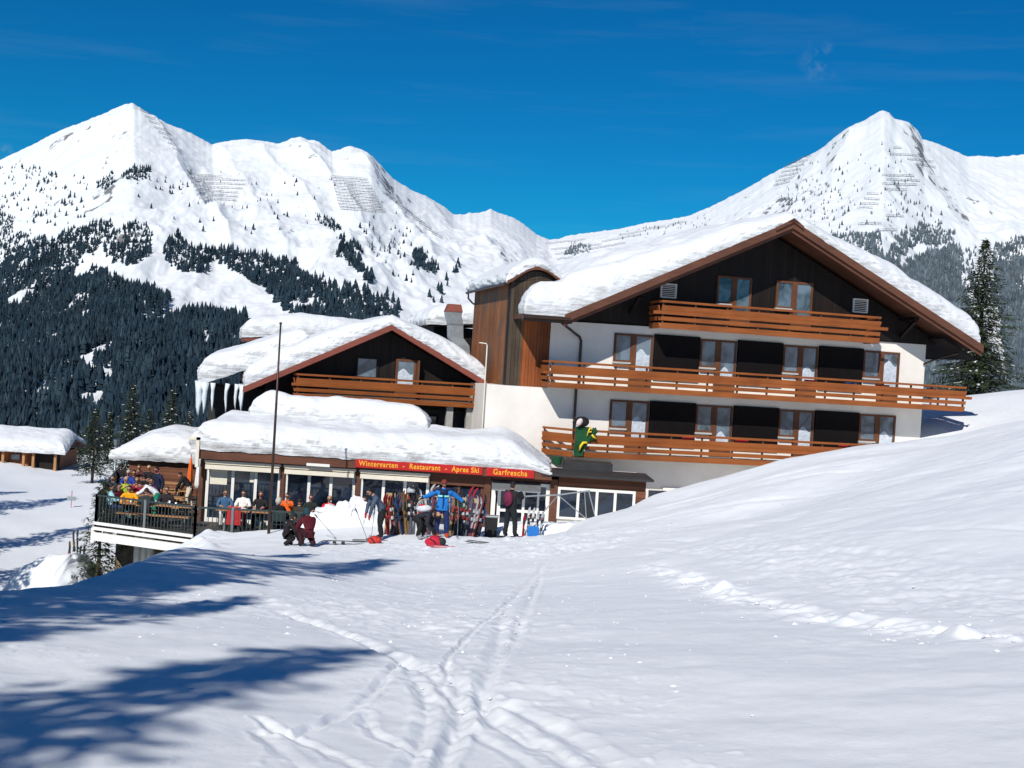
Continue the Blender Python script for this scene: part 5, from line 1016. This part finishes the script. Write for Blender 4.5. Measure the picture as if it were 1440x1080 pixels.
# ---- terrace: tables, benches and guests
def dpos(u, v, y, z=DZ): p = at(u, v, y); return (p[0], y, z)
def beer_table(loc, rz, ln, label, wd=.7):
    t = empty('table', loc, rz, label, 'table', 'terrace tables'); m_ = MB(); m_.box(-ln / 2, ln / 2, -wd / 2, wd / 2, .73, .765); m_.build('table_top', M['bench'], t, bevel=.006)
    for sx in (-1, 1): m_ = MB(); m_.bar((sx * (ln / 2 - .3), -wd * .36, 0), (sx * (ln / 2 - .3), wd * .3, .73), .05, .05); m_.bar((sx * (ln / 2 - .3), wd * .36, 0), (sx * (ln / 2 - .3), -wd * .3, .73), .05, .05); m_.build('leg', M['rail'], t)
    return t
def bench(loc, rz, ln, label):
    t = empty('bench', loc, rz, label, 'bench', 'terrace benches'); m_ = MB(); m_.box(-ln / 2, ln / 2, -.14, .14, .42, .46); m_.build('seat', M['bench'], t, bevel=.005)
    for sx in (-1, 1): m_ = MB(); m_.bar((sx * (ln / 2 - .25), -.11, 0), (sx * (ln / 2 - .25), -.06, .42), .04, .04); m_.bar((sx * (ln / 2 - .25), .11, 0), (sx * (ln / 2 - .25), .06, .42), .04, .04); m_.build('leg', M['rail'], t)
    return t
for (cx, cy, ln, nm) in ((-12.35, 45.75, 2.6, 'front'), (-13.2, 48.3, 2.3, 'second'), (-13.7, 50.9, 2.3, 'third'), (-14.5, 53.5, 2.3, 'rear')):
    beer_table((cx, cy, DZ), R(-3), ln, 'long wooden table in the %s row on the open left part of the terrace' % nm)
    bench((cx, cy + .62, DZ), R(-3), ln, 'wooden bench behind the %s-row terrace table' % nm); bench((cx, cy - .62, DZ), R(-3), ln, 'wooden bench on the near side of the %s-row terrace table' % nm)
def glass_mug(loc, label, col='ice'):
    m_ = MB(); m_.tube([(0, 0, 0), (0, 0, .02), (0, 0, .13)], [.035, .032, .04], 10); o = m_.build('glass', M[col], None, smooth=True, loc=loc); tag(o, label, 'glass', 'glasses on the terrace tables')
for i in range(5): glass_mug((-13.3 + i * .42 + random.uniform(-.1, .1), 45.75 + random.uniform(-.2, .2), DZ + .765), 'drinking glass standing on the front long table')
FC = CAMW
def seated(u, v, y, label, face, jacket, pants, **kw):
    J = pose('sit', **kw.pop('pose', {})); return person(label, dpos(u, v, y), face, J, jacket, pants, **kw)
seated(184, 690, 46.25, 'seated person in bright yellow-orange jacket at the front terrace table', FC, (.80, .36, .01), BLK, hair=(.02, .015, .012), pose=dict(lean_=R(12), elL=(-.34, .12, .80), elR=(.34, .12, .80)))
seated(166, 692, 46.3, 'dark-haired person in maroon top at the left end of the front table', R(-120), (.13, .015, .035), (.03, .09, .10), hair=(.012, .01, .01), hairlen=.4, pose=dict(knL=(-.14, .55, .50), knR=(.14, .58, .48), anL=(-.14, .85, .16), anR=(.16, .9, .15), toL=(-.14, .98, .2), toR=(.16, 1.02, .2)))
seated(155, 696, 46.0, 'person in pale blue jacket next to the corner post of the terrace railing', R(-60), (.35, .62, .68), (.02, .03, .12), hair=(.02, .015, .012))
seated(177, 676, 48.85, 'seated person in lime green jacket in the second row of the terrace', R(-150), (.42, .55, .06), BLK, hair=(.45, .33, .17), pose=dict(elR=(.3, .25, .9), wrR=(.12, .36, 1.0)))
seated(193, 680, 48.9, 'seated person in crimson top raising a drink in the second row', FC, (.32, .02, .05), BLK, hair=(.25, .14, .06), pose=dict(elR=(.26, .22, .86), wrR=(.05, .26, 1.06), elL=(-.26, .22, .86), wrL=(-.08, .30, 1.02)))
seated(181, 664, 51.5, 'grey-haired person in royal blue jacket in the third row', FC, (.015, .05, .28), (.02, .03, .1), hair=(.5, .48, .45), bulk=1.12)
seated(171, 658, 54.1, 'person in black with dark hat at the back of the terrace by the side railing', FC, BLK, BLK, hat=(.012, .012, .014))
seated(196, 657, 54.1, 'person in dark red-brown jacket drinking in front of the brown shed wall', FC, (.07, .02, .02), BLK, hair=(.10, .05, .03), pose=dict(elR=(.26, .22, .86), wrR=(.05, .26, 1.04)))
seated(210, 658, 54.1, 'blond person in black jacket at the right of the rear row', R(170), BLK, NAVY, hair=(.45, .33, .18))
seated(203, 668, 50.3, 'dark-haired person in black with back to the third-row table', R(15), BLK, BLK, hair=(.015, .012, .01), glasses=False)
person('person in white shirt and green trousers leaning over the tables', dpos(222, 700, 47.35), R(98), pose('bend', lean_=R(62), after={'elL': (-.25, .62, .98), 'elR': (.25, .58, .98), 'wrL': (-.2, .9, .84), 'wrR': (.22, .86, .84)}), (.80, .80, .82), (.01, .22, .14), BLK, hair=(.012, .01, .01), glasses=False)
person('person in navy jacket with red collar standing in the second row gap', dpos(223, 700, 49.6), R(140), pose('stand', lean_=R(10)), (.015, .02, .05), BLK, BLK, skin=(.42, .16, .14), hair=(.015, .012, .01))
person('standing person in black top and cream trousers stooping beside the shed wall', dpos(267, 705, 50.6), R(80), pose('bend', lean_=R(42), after={'elL': (-.25, .45, 1.0), 'elR': (.25, .42, 1.02), 'wrL': (-.2, .55, .78), 'wrR': (.2, .55, .80)}), BLK, (.66, .58, .46), (.03, .06, .25), hair=(.02, .015, .012), scale=.95, glasses=False)
for (u, v, y, col, lb) in ((268, 655, 52.2, 'orange', 'closed orange parasol standing behind the stooping person'), (279, 660, 51.2, 'whitecloth', 'closed white parasol leaning beside the white corner gutter')):
    p = dpos(u, v, y); t = empty('closed_parasol', p, 0, lb, 'parasol'); m_ = MB(); m_.tube([(0, 0, 0), (0, 0, 2.1)], .02, 6); m_.build('pole', M['steelgrey'], t); m_ = MB()
    for k in range(6): a = k * 1.047; m_.tube([(.03 * math.cos(a), .03 * math.sin(a), .8), (.07 * math.cos(a), .07 * math.sin(a), 1.0), (.05 * math.cos(a), .05 * math.sin(a), 1.6), (.01, 0, 2.05)], [.05, .06, .04, .01], 6)
    m_.build('canopy', M[col], t, smooth=True); m_ = MB(); m_.tube([(0, 0, 0), (0, 0, .08)], .25, 12); m_.build('base', M['concrete'], t)
seated(206, 690, 45.3, 'person in dark grey jacket on the near bench of the front table, back turned', R(10), (.03, .032, .036), BLK, hair=(.03, .02, .015), glasses=False)
seated(235, 692, 46.3, 'person in black with red scarf at the right of the front table', FC, (.02, .016, .018), BLK, hair=(.06, .04, .025))
seated(212, 678, 48.9, 'person in dark purple jacket at the right of the second-row table', FC + .4, (.06, .02, .07), BLK, hair=(.03, .02, .02))
seated(160, 672, 49.0, 'dark-clad person beside the lime green jacket at the side railing', FC - .4, (.02, .03, .035), BLK, hair=(.05, .035, .025))
seated(189, 664, 51.6, 'person in brown jacket next to the royal blue one', FC, (.09, .05, .03), BLK, hair=(.02, .015, .012))
# row in front of the glazed wall
def chair(loc, rz, label, col='rail'):
    t = empty('chair', loc, rz, label, 'chair', 'terrace chairs by the glazed wall'); m_ = MB(); m_.box(-.21, .21, -.2, .2, .42, .45); m_.build('seat', M[col], t); m_ = MB(); m_.box(-.21, .21, -.23, -.2, .55, .92); m_.build('backrest', M[col], t)
    for sx in (-1, 1):
        m_ = MB(); m_.bar((sx * .19, .18, 0), (sx * .19, .18, .42), .025, .025); m_.build('leg', M['rail'], t); m_ = MB(); m_.bar((sx * .19, -.215, 0), (sx * .19, -.215, .92), .025, .025); m_.build('leg', M['rail'], t)
    return t
for (u, lb) in ((330, 'between the denim and white jackets'), (380, 'beside the flagpole'), (428, 'in front of the orange jacket')):
    p = dpos(u, 716, 45.55); beer_table(p, 0, 1.2, 'short wooden table by the glazed wall %s' % lb, .7)
FR = [(317, 696, 46.45, 'person in blue denim jacket and pale trousers by the first glass panes', FC + .3, (.05, .12, .22), (.6, .6, .6), dict(hair=(.08, .05, .03)), 'first from the left'),
      (343, 694, 46.6, 'person in white jacket and sunglasses by the glazed wall', FC, (.80, .78, .72), (.35, .02, .03), dict(hair=(.03, .02, .015)), 'under the white jacket'),
      (367, 700, 46.6, 'person in black with bare head left of the flagpole', FC, BLK, BLK, dict(skin=(.5, .22, .18), hair=(.12, .06, .04)), 'left of the flagpole'),
      (405, 694, 46.6, 'person in bright orange jacket right of the flagpole', FC - .3, (.78, .12, .015), BLK, dict(hair=(.03, .02, .015), pose=dict(elL=(-.3, .2, .9), wrL=(-.2, .3, 1.02))), 'under the orange jacket'),
      (438, 695, 46.6, 'person in blackish green jacket and sunglasses between two panes', FC, (.015, .022, .02), BLK, dict(skin=(.5, .22, .18), hair=(.05, .035, .03)), 'under the blackish green jacket'),
      (464, 696, 46.55, 'fair-haired person in bright red jacket above the snow bank', FC, (.62, .012, .03), BLK, dict(hair=(.40, .28, .14)), 'under the red jacket'),
      (392, 704, 44.9, 'person in black with cream hood seen from behind near the flagpole', .3, BLK, BLK, dict(glasses=False, hood=(.50, .46, .38)), 'under the cream hood'),
      (421, 708, 44.9, 'person in dark brown jacket turned away behind the railing', -.3, (.04, .032, .022), BLK, dict(glasses=False, hair=(.02, .015, .01)), 'under the dark brown jacket')]
for (u, v, y, lb, fc, ja, pa, kw, w_) in FR:
    seated(u, v, y, lb, fc, ja, pa, **kw); p = dpos(u, v, y); chair((p[0], p[1], DZ), fc, 'dark metal chair by the glazed wall %s' % w_)
p = dpos(512, 714, 46.9); person('brown-haired person only just showing above the snow bank', p, FC, pose('sit'), (.10, .03, .025), BLK, hair=(.12, .05, .03))
p = dpos(331, 728, 44.75); chair((p[0], p[1], DZ), 0, 'chair with a red jacket hung over its back'); m_ = MB(); m_.prism([(-.26, .35), (.26, .35), (.24, .95), (-.24, .95)], 1, -.30, -.235); m_.prism([(-.24, .955), (.24, .955), (.22, .99), (-.22, .99)], 1, -.3, -.17); o = m_.build('red_jacket', M['red'], None, bevel=.02, loc=(p[0], p[1], DZ)); tag(o, 'red jacket hanging over a chair back behind the railing', 'jacket')

# ================================================================== SKI RACKS, SKIS AND GEAR
def rack(x0, x1, y, posts, label):
    z = min(ground_z(x0, y), ground_z(x1, y)); t = empty('ski_rack', (x0, y, z), 0, label, 'ski rack'); w_ = x1 - x0; h = -4.2 - z
    m_ = MB(); m_.box(-.06, w_ + .06, -.09, -.03, h - .16, h); m_.build('beam', wood('rack_beam', (.34, .22, .10), (.58, .40, .21), (1, 0, 0)), t, bevel=.008); m_ = MB(); m_.box(-.06, w_ + .06, .10, .15, h * .45, h * .45 + .12); m_.build('beam', M['rawwood'], t)
    for f in posts: m_ = MB(); m_.box(w_ * f - .07, w_ * f + .07, -.025, .06, -.4, h - .02); m_.build('post', M['rawwood'], t, bevel=.008); m_ = MB(); m_.bar((w_ * f, .07, h - .2), (w_ * f, .9, -.1), .08, .08); m_.build('strut', M['rawwood'], t)
    return t
ry = 41.2; fx = lambda u, v=705: at(u, v, ry)[0]
rack(fx(546), fx(562), ry, (.0, 1.), 'small raw timber ski rack at the left with two posts'); rack(fx(570), fx(670), ry, (.0, .32, .62, 1.), 'long raw timber ski rack behind the person in blue')
def ski_mesh(L_, col):
    m_ = MB(); prof = [(0, .0), (.08, .045), (.3, .040), (L_ * .5, .033), (L_ * .8, .040), (L_ - .16, .046), (L_ - .05, .036), (L_, .008)]; n = len(prof); vs = []
    for z, w_ in prof:
        yy = .012 * math.sin(math.pi * z / L_) - (.10 * max(0, (z - L_ + .22) / .22) ** 2)
        vs += [(-w_, yy, z), (w_, yy, z), (w_, yy + .016, z), (-w_, yy + .016, z)]
    m_.add(vs, [(4*i+k, 4*i+(k+1) % 4, 4*i+4+(k+1) % 4, 4*i+4+k) for i in range(n - 1) for k in range(4)] + [(3,2,1,0), tuple(range(4*n-4, 4*n))]); return m_
def ski_pair(loc, rot, L_, col, label, group='skis leaning on the racks', col2=None):
    t = empty('ski_pair', loc, 0, label, 'pair of skis', group); t.rotation_euler = rot
    for sg in (-1, 1):
        s_ = ski_mesh(L_, col).build('ski', cloth(col, .3), t); s_.location = (sg * .06, sg * .012, 0); s_.rotation_euler = (0, sg * .02, 0)
        m_ = MB(); m_.box(-.03, .03, -.075, -.004, L_ * .42, L_ * .42 + .1); m_.box(-.035, .035, -.06, -.004, L_ * .42 + .26, L_ * .42 + .36); m_.build('binding', cloth(col2 or (.03, .03, .035), .4), s_)
        q0 = random.uniform(.58, .75); m_ = MB(); m_.box(-.026, .026, -.004, .0, L_ * q0, L_ * (q0 + random.uniform(.05, .16))); m_.build('decal', cloth(random.choice(((.5, .5, .5), (.03, .03, .03), (.3, .28, .1), (.25, .03, .03), (.04, .08, .2))), .4), s_)
    return t
SC = [((.34,.02,.03),'red'),((.03,.03,.035),'black'),((.45,.46,.5),'silver'),((.03,.07,.18),'blue'),((.62,.62,.60),'white'),((.45,.38,.10),'yellow'),((.12,.04,.09),'purple'),((.24,.15,.07),'brown'),((.22,.04,.025),'rust red'),((.03,.09,.06),'green'),((.09,.10,.13),'slate grey')]
spots = [(549,0,1.62),(553,1,1.5),(557,0,1.66),(561,6,1.6),(567,7,1.5),(573,1,1.72),(578,1,1.78),(583,4,1.7),(587,2,1.55),(592,2,1.8),(597,4,1.5),(602,8,1.66),(606,7,1.4),(611,2,1.55),(630,7,1.5),(634,10,1.6),(638,1,1.7),(643,2,1.6),(647,0,1.88),(650,4,1.55),(654,5,1.5),(658,9,1.52),(661,2,1.80),(664,6,1.72),(667,6,1.6),(670,3,1.5),(674,10,1.45)]
PLC = ['at the left post','beside the left post','behind the bent person','left end of the gap','in the gap of the racks','at the first long-rack post','second from the first post','third from the first post','fourth from the first post','behind the crouching person','above the crouching person','left of the blue sleeve','under the left hand','behind the left hip','behind the right hip','at the right elbow','under the right hand','just right of the blue jacket','tallest of the right part','next to the tallest red pair','in the middle of the right part','right of the middle','next to the last post, tall','last post, tall','right post, front','right post, behind','beyond the rack end']
for (u, c, L_), pl in zip(spots, PLC):
    x0 = fx(u, 740); y = ry - .30 + random.uniform(-.04, .04); front_ = random.random() < .5
    z = ground_z(x0, y) - .06; yy = y if front_ else ry + .42
    ski_pair((x0, yy, z), (R(-10) if front_ else R(10), R(random.uniform(-9, 9)), R(random.uniform(-70, 70)) + (0 if front_ else math.pi)), L_ * random.uniform(.72, .95), SC[c][0], '%s skis %s' % (SC[c][1], ('leaning ' + pl) if len(pl) else ''), col2=random.choice([(.03,.03,.035),(.5,.5,.52),(.4,.03,.03)]))
for k, (u, c, L_, lb) in enumerate(((551, 10, 1.5, 'slate grey skis in the front layer, first at the left'), (556, 8, 1.45, 'rust red skis in the front layer left of the bent back'), (564, 1, 1.55, 'black skis filling the gap of the two racks'), (570, 3, 1.4, 'dark blue skis in front of the first long-rack post'), (576, 7, 1.5, 'brown skis in the front layer above the white backpack'), (581, 10, 1.6, 'slate grey skis behind the white backpack'), (594, 1, 1.55, 'black skis in the front layer left of the blue sleeve'), (600, 6, 1.4, 'purple skis under the left blue sleeve'), (608, 1, 1.5, 'black skis half hidden by the blue jacket'), (632, 3, 1.5, 'dark blue skis in front of the right hip'), (636, 7, 1.4, 'brown skis in the front layer at the right elbow'), (645, 1, 1.6, 'black skis in front of the tall red pair'), (652, 10, 1.45, 'slate grey skis in the front layer of the right part'), (656, 1, 1.55, 'black skis in the front layer of the right part'), (663, 8, 1.5, 'rust red skis in front of the last post'), (669, 1, 1.5, 'black skis in the front layer at the rack end'))):
    x0 = fx(u, 740); y = ry - .42; ski_pair((x0, y, ground_z(x0, y) - .08), (R(-14), R(random.uniform(-8, 8)), R(random.uniform(-80, 80))), L_, SC[c][0], lb, col2=random.choice([(.03,.03,.035),(.3,.3,.32),(.25,.03,.03)]))
# helmets hung on the tips
for (u, v, col, lb) in ((578, 690, (.45, .46, .48), 'grey helmet perched on ski tips left of the blue jacket'), (582, 684, (.03, .03, .032), 'black helmet above the grey one on the ski tips')):
    p = at(u, v, ry - .35); m_ = MB(); m_.ell((0, 0, 0), (.14, .16, .12), 14, 10, None, None, -.35); m_.bar((-.12, -.14, -.03), (.12, -.14, -.03), .02, .03); o = m_.build('ski_helmet', cloth(col, .35), None, smooth=True, loc=tuple(p)); tag(o, lb, 'helmet')
def gp(u, v, y0=36., y1=46.): return ground_at(u, v, y0, y1)
for (a, b_, y, lb) in (((446, 727), (473, 758), 39.2, 'ski pole slanting across the snow bank left of the rack'), ((502, 720), (517, 760), 39.6, 'ski pole stuck upright near the bent person'), ((527, 716), (522, 757), 39.6, 'ski pole held close to the bent person'), ((645, 712), (643, 758), 39.3, 'steel ski pole right of the blue jacket'), ((640, 700), (641, 752), 40.0, 'ski pole under the right hand of the blue jacket')):
    p1 = gp(*b_); p0 = at(a[0], a[1], p1[1]); pole(p0, p1, lb)
def flat_ski(u, v, ang, col, L_, label):
    p = gp(u, v); ski_pair((p[0], p[1], p[2] + .05), (R(90), 0, ang), L_, col, label, 'skis lying on the snow')
flat_ski(495, 762, R(95), (.02, .02, .025), 1.5, 'black skis lying on the snow left of the bent person'); flat_ski(512, 765, R(-80), (.03, .03, .04), 1.4, 'dark skis lying under the upright pole'); flat_ski(600, 770, R(80), (.55, .10, .12), 1.5, 'pale red skis lying before the crouching person'); flat_ski(655, 763, R(60), (.03, .03, .035), 1.3, 'black skis lying at the feet of the person in blue')
def bag(u, v, r, cols, label, rz=0.):
    p = gp(u, v); t = empty('backpack', (p[0], p[1], p[2] + r[2] * .75), rz, label, 'backpack'); m_ = MB(); m_.ell((0, 0, 0), r, 16, 10, None, lambda d: 1 + .08 * math.sin(5 * d[0] + 3 * d[2])); m_.build('bag_body', cloth(cols[0]), t, smooth=True); m_ = MB(); m_.ell((r[0] * .55, -r[1] * .5, .02), (r[0] * .45, r[1] * .6, r[2] * .75), 12, 8); m_.build('pocket', cloth(cols[1]), t, smooth=True); m_ = MB(); m_.tube([(-r[0] * .6, -r[1] * .6, r[2] * .6), (-r[0] * .2, -r[1] * 1.1, r[2] * .2), (0, -r[1] * .9, -r[2] * .5)], .018, 6); m_.build('strap', M['black'], t)
bag(612, 768, (.30, .2, .17), ((.50, .015, .04), (.02, .03, .03)), 'red and black backpack lying in front of the person in blue', .2); bag(527, 764, (.22, .17, .13), ((.50, .04, .03), (.40, .03, .03)), 'red backpack at the feet of the bent person')
# blue sled, tub and bin by the door
p = np.array(gpos(750, 746, 42.2)); t = empty('sled', (p[0], p[1], p[2]), R(10), 'bright blue plastic sled shell standing upright by the door post', 'sled'); m_ = MB(); pr = [(-.20, .06), (-.17, 0), (.17, 0), (.20, .06), (.2, .50), (.16, .56), (-.16, .56), (-.2, .50)]; m_.prism(pr, 1, -.04, .06); m_.build('shell', M['blueplastic'], t, bevel=.03)
m_ = MB(); m_.tube([(-.13, .0, .55), (-.13, .02, .70), (.13, .02, .70), (.13, 0, .55)], .018, 6); m_.build('handle', M['black'], t)
for (u, c, L_, lb) in ((744, 4, 1.25, 'white short skis standing behind the blue sled'), (757, 2, 1.1, 'silver short skis right of the blue sled'), (738, 0, 1.0, 'red short skis left of the blue sled')):
    x0 = at(u, 745, p[1] + .35)[0]; ski_pair((x0, p[1] + .3, ground_z(x0, p[1] + .3) - .05), (R(-8), R(4), .2), L_, SC[c][0], lb, 'skis by the door')
q = np.array(gpos(690, 748, 42.8)); t = empty('bin', tuple(q), 0, 'black waste bin with grey lid beside the thick brown post', 'bin'); m_ = MB(); m_.prism([(-.2, 0), (.2, 0), (.22, .72), (-.22, .72)], 1, -.2, .2); m_.build('bin_body', M['black'], t, bevel=.015); m_ = MB(); m_.box(-.24, .24, -.22, .22, .722, .78); m_.build('lid', M['metal'], t, bevel=.01)
q = at(783, 653, 49.5); m_ = MB(); m_.tube([(0, 0, 0), (0, 0, .3)], [.17, .22], 12); o = m_.build('tub', M['green'], None, loc=(q[0], q[1], -3.55)); tag(o, 'small green tub on the annex roof under the balcony corner', 'tub')
# galvanised trestle (rope barrier) in front of the annex
t = empty('barrier_trestle', (0, 0, 0), 0, 'grey metal barrier trestle with a long bar in front of the annex windows', 'barrier'); m_ = MB(); Y0 = 42.6
m_.tube([at(739, 698, Y0 + .3), at(785, 696, Y0), at(830, 690, Y0)], .028, 8); m_.build('bar', M['metal'], t)
for a, b_ in (((785, 696), (763, 722)), ((786, 697), (832, 736)), ((822, 691), (825, 738)), ((828, 691), (839, 735))):
    m_ = MB(); m_.tube([at(*a, Y0), at(*b_, Y0 - .1)], .018, 6); m_.build('leg', M['metal'], t)
# ================================================================== POLES, SIGNS, BALCONY THINGS
q = at(378, 746, 42.0); q2 = at(393, 456, 42.0); t = empty('flagpole', (q[0], 42.0, ground_z(q[0], 42.0)), 0, 'bare brown flagpole rising in front of the glazed wall', 'flagpole'); m_ = MB(); h = q2[2] - ground_z(q[0], 42.0); m_.tube([(0, 0, -.5), (0, 0, h * .5), ((q2[0] - q[0]) * .3, 0, h)], [.05, .042, .028], 10); m_.build('pole', M['pipe'], t, smooth=True); m_ = MB(); m_.ell(((q2[0] - q[0]) * .3, 0, h + .03), (.05, .05, .05), 10, 6); m_.build('finial', M['pipe'], t)
q = uz(156, -9.3, 62); t = empty('lamp_post', (q[0], 62, -9.5), 0, 'thin grey lamp post behind the side railing of the terrace', 'lamp post'); m_ = MB(); h = at(156, 626, 62)[2] + 9.5; m_.tube([(0, 0, 0), (0, 0, h)], [.075, .05], 10); m_.build('pole', M['steelgrey'], t, smooth=True); m_ = MB(); m_.tube([(0, 0, h), (0, 0, h + .28)], [.10, .14], 10); m_.build('lamp_head', M['steelgrey'], t)
q = ground_at(100, 714, 40, 120); t = empty('slope_marker', tuple(q), R(5), 'red slope marker pole with a pale board on the left meadow', 'marker'); m_ = MB(); m_.tube([(0, 0, -.2), (0, 0, 1.0)], .02, 6); m_.build('pole', M['red'], t); m_ = MB(); m_.box(-.24, .24, -.04, -.022, .42, .66); m_.build('board', M['metal'], t)
for (u, v, h_, c, lb) in ((92, 806, 1.1, 1, 'black skis stuck upright in the snow, left of the group below the terrace'), (101, 803, 1.2, 7, 'brown skis stuck upright in the snow below the terrace'), (108, 802, 1.65, 10, 'slate grey skis, tallest of those stuck in the snow below the terrace'), (114, 803, 1.0, 1, 'black skis stuck in the snow, right of the group below the terrace')):
    q = ground_at(u, v, 36, 80); ski_pair((q[0], q[1], q[2] - .2), (R(random.uniform(-6, 6)), R(random.uniform(-9, 9)), random.random()), h_ + .3, SC[c][0], lb, 'skis stuck in the snow')
# cloths drying on the balconies
for (a, z0, w_, hh_, col, lb) in ((5.75, -2.45, .55, .32, 'red', 'red cloth hung inside the lowest balcony, left one'), (8.1, -2.45, .62, .34, 'red', 'red cloth hung inside the lowest balcony near its middle'), (12.7, -2.5, .5, .34, 'red', 'red cloth at the right end of the lowest balcony'), (11.0, .13, .6, .32, 'red', 'red cloth hung inside the middle balcony'), (12.9, .13, .65, .32, 'blueplastic', 'blue cloth hung inside the middle balcony'), (14.3, .1, .7, .34, 'red', 'dark red towel right of the blue cloth on the middle balcony'), (16.6, .1, .5, .32, 'red', 'red cloth nearest the right end of the middle balcony')):
    m_ = MB(); m_.prism([(-w_ / 2, 0), (w_ / 2, .0), (w_ / 2 - .03, hh_), (-w_ / 2 + .02, hh_)], 1, -.012, .012); M0 = ch.matrix_basis; o = m_.build('hanging_cloth', M[col], None); c_, s_ = math.cos(R(13)), math.sin(R(13)); o.location = (1.44 + a * c_ + 1.14 * s_, 52 + a * s_ - 1.14 * c_, z0 - .1); o.rotation_euler = (0, 0, R(13)); tag(o, lb, 'cloth')
# stuffed figure with a green cloth on the balcony corner
c_, s_ = math.cos(R(13)), math.sin(R(13)); a, b_ = .98, -1.46; t = empty('hanging_figure', (1.44 + a * c_ - b_ * s_, 52 + a * s_ + b_ * c_, -3.45), R(13), 'green hanging figure with yellow trim, black hood and pale face on the lowest balcony corner', 'figure'); t.scale = (.9,) * 3; t.location.z += .12
m_ = MB(); vs = []
for i in range(9):
    f = i / 8; vs += [(-.10 + .02 * math.sin(f * 7), -.06 + .04 * math.sin(f * 9), 1.38 - 1.33 * f), (.30 + (.30 if f < .42 else .30 * max(0, 1 - (f - .42) * 2.4)) * 1.0, -.05 + .05 * math.sin(f * 8 + 1), 1.38 - 1.33 * f * (.96))]
m_.add(vs + [(x_, y_ + .10, z_) for x_, y_, z_ in vs], [(2*i, 2*i+1, 2*i+3, 2*i+2) for i in range(8)] + [(18+2*i+2, 18+2*i+3, 18+2*i+1, 18+2*i) for i in range(8)] + [(2*i+2, 18+2*i+2, 18+2*i, 2*i) for i in range(8)] + [(2*i+1, 18+2*i+1, 18+2*i+3, 2*i+3) for i in range(8)]); m_.build('green_cloth', M['green'], t, smooth=False)
m_ = MB(); m_.ell((.74, -.02, 1.20), (.15, .06, .17), 14, 10, None, lambda d: 1 + .18 * math.sin(9 * d[0] + 5 * d[2])); m_.ell((.60, -.02, .98), (.24, .05, .17), 14, 10, None, lambda d: 1 + .22 * math.sin(7 * d[0] - 6 * d[2])); m_.build('green_lobe', M['green'], t)
m_ = MB(); m_.tube([(.10, -.11, .32), (.14, -.12, .52), (.24, -.12, .68), (.38, -.12, .70), (.44, -.12, .62)], [.03, .06, .065, .06, .03], 8); m_.build('yellow_trim', M['yellow'], t, smooth=True)
m_ = MB(); m_.tube([(.40, -.12, .98), (.46, -.13, 1.22), (.52, -.13, 1.36)], [.03, .035, .04], 6); m_.tube([(.52, -.13, 1.36), (.62, -.13, 1.30), (.58, -.13, 1.18), (.48, -.13, 1.17)], [.04, .035, .035, .03], 6); m_.build('yellow_trim', M['yellow'], t, smooth=True)
m_ = MB(); m_.tube([(.62, -.12, 1.06), (.70, -.13, .96), (.84, -.12, .88)], [.04, .055, .03], 6); m_.build('yellow_trim', M['yellow'], t, smooth=True)
m_ = MB(); m_.ell((.16, .0, 1.60), (.34, .22, .24), 16, 10); m_.tube([(-.12, -.02, 1.7), (-.24, -.03, 1.55), (-.20, -.03, 1.42)], [.06, .05, .03], 8); m_.build('black_hood', M['black'], t, smooth=True)
m_ = MB(); m_.ell((.0, -.18, 1.58), (.13, .09, .19), 14, 10, np.array([[.85, 0, .5], [0, 1, 0], [-.5, 0, .85]])); m_.build('pale_face', cloth((.72, .58, .56)), t, smooth=True)
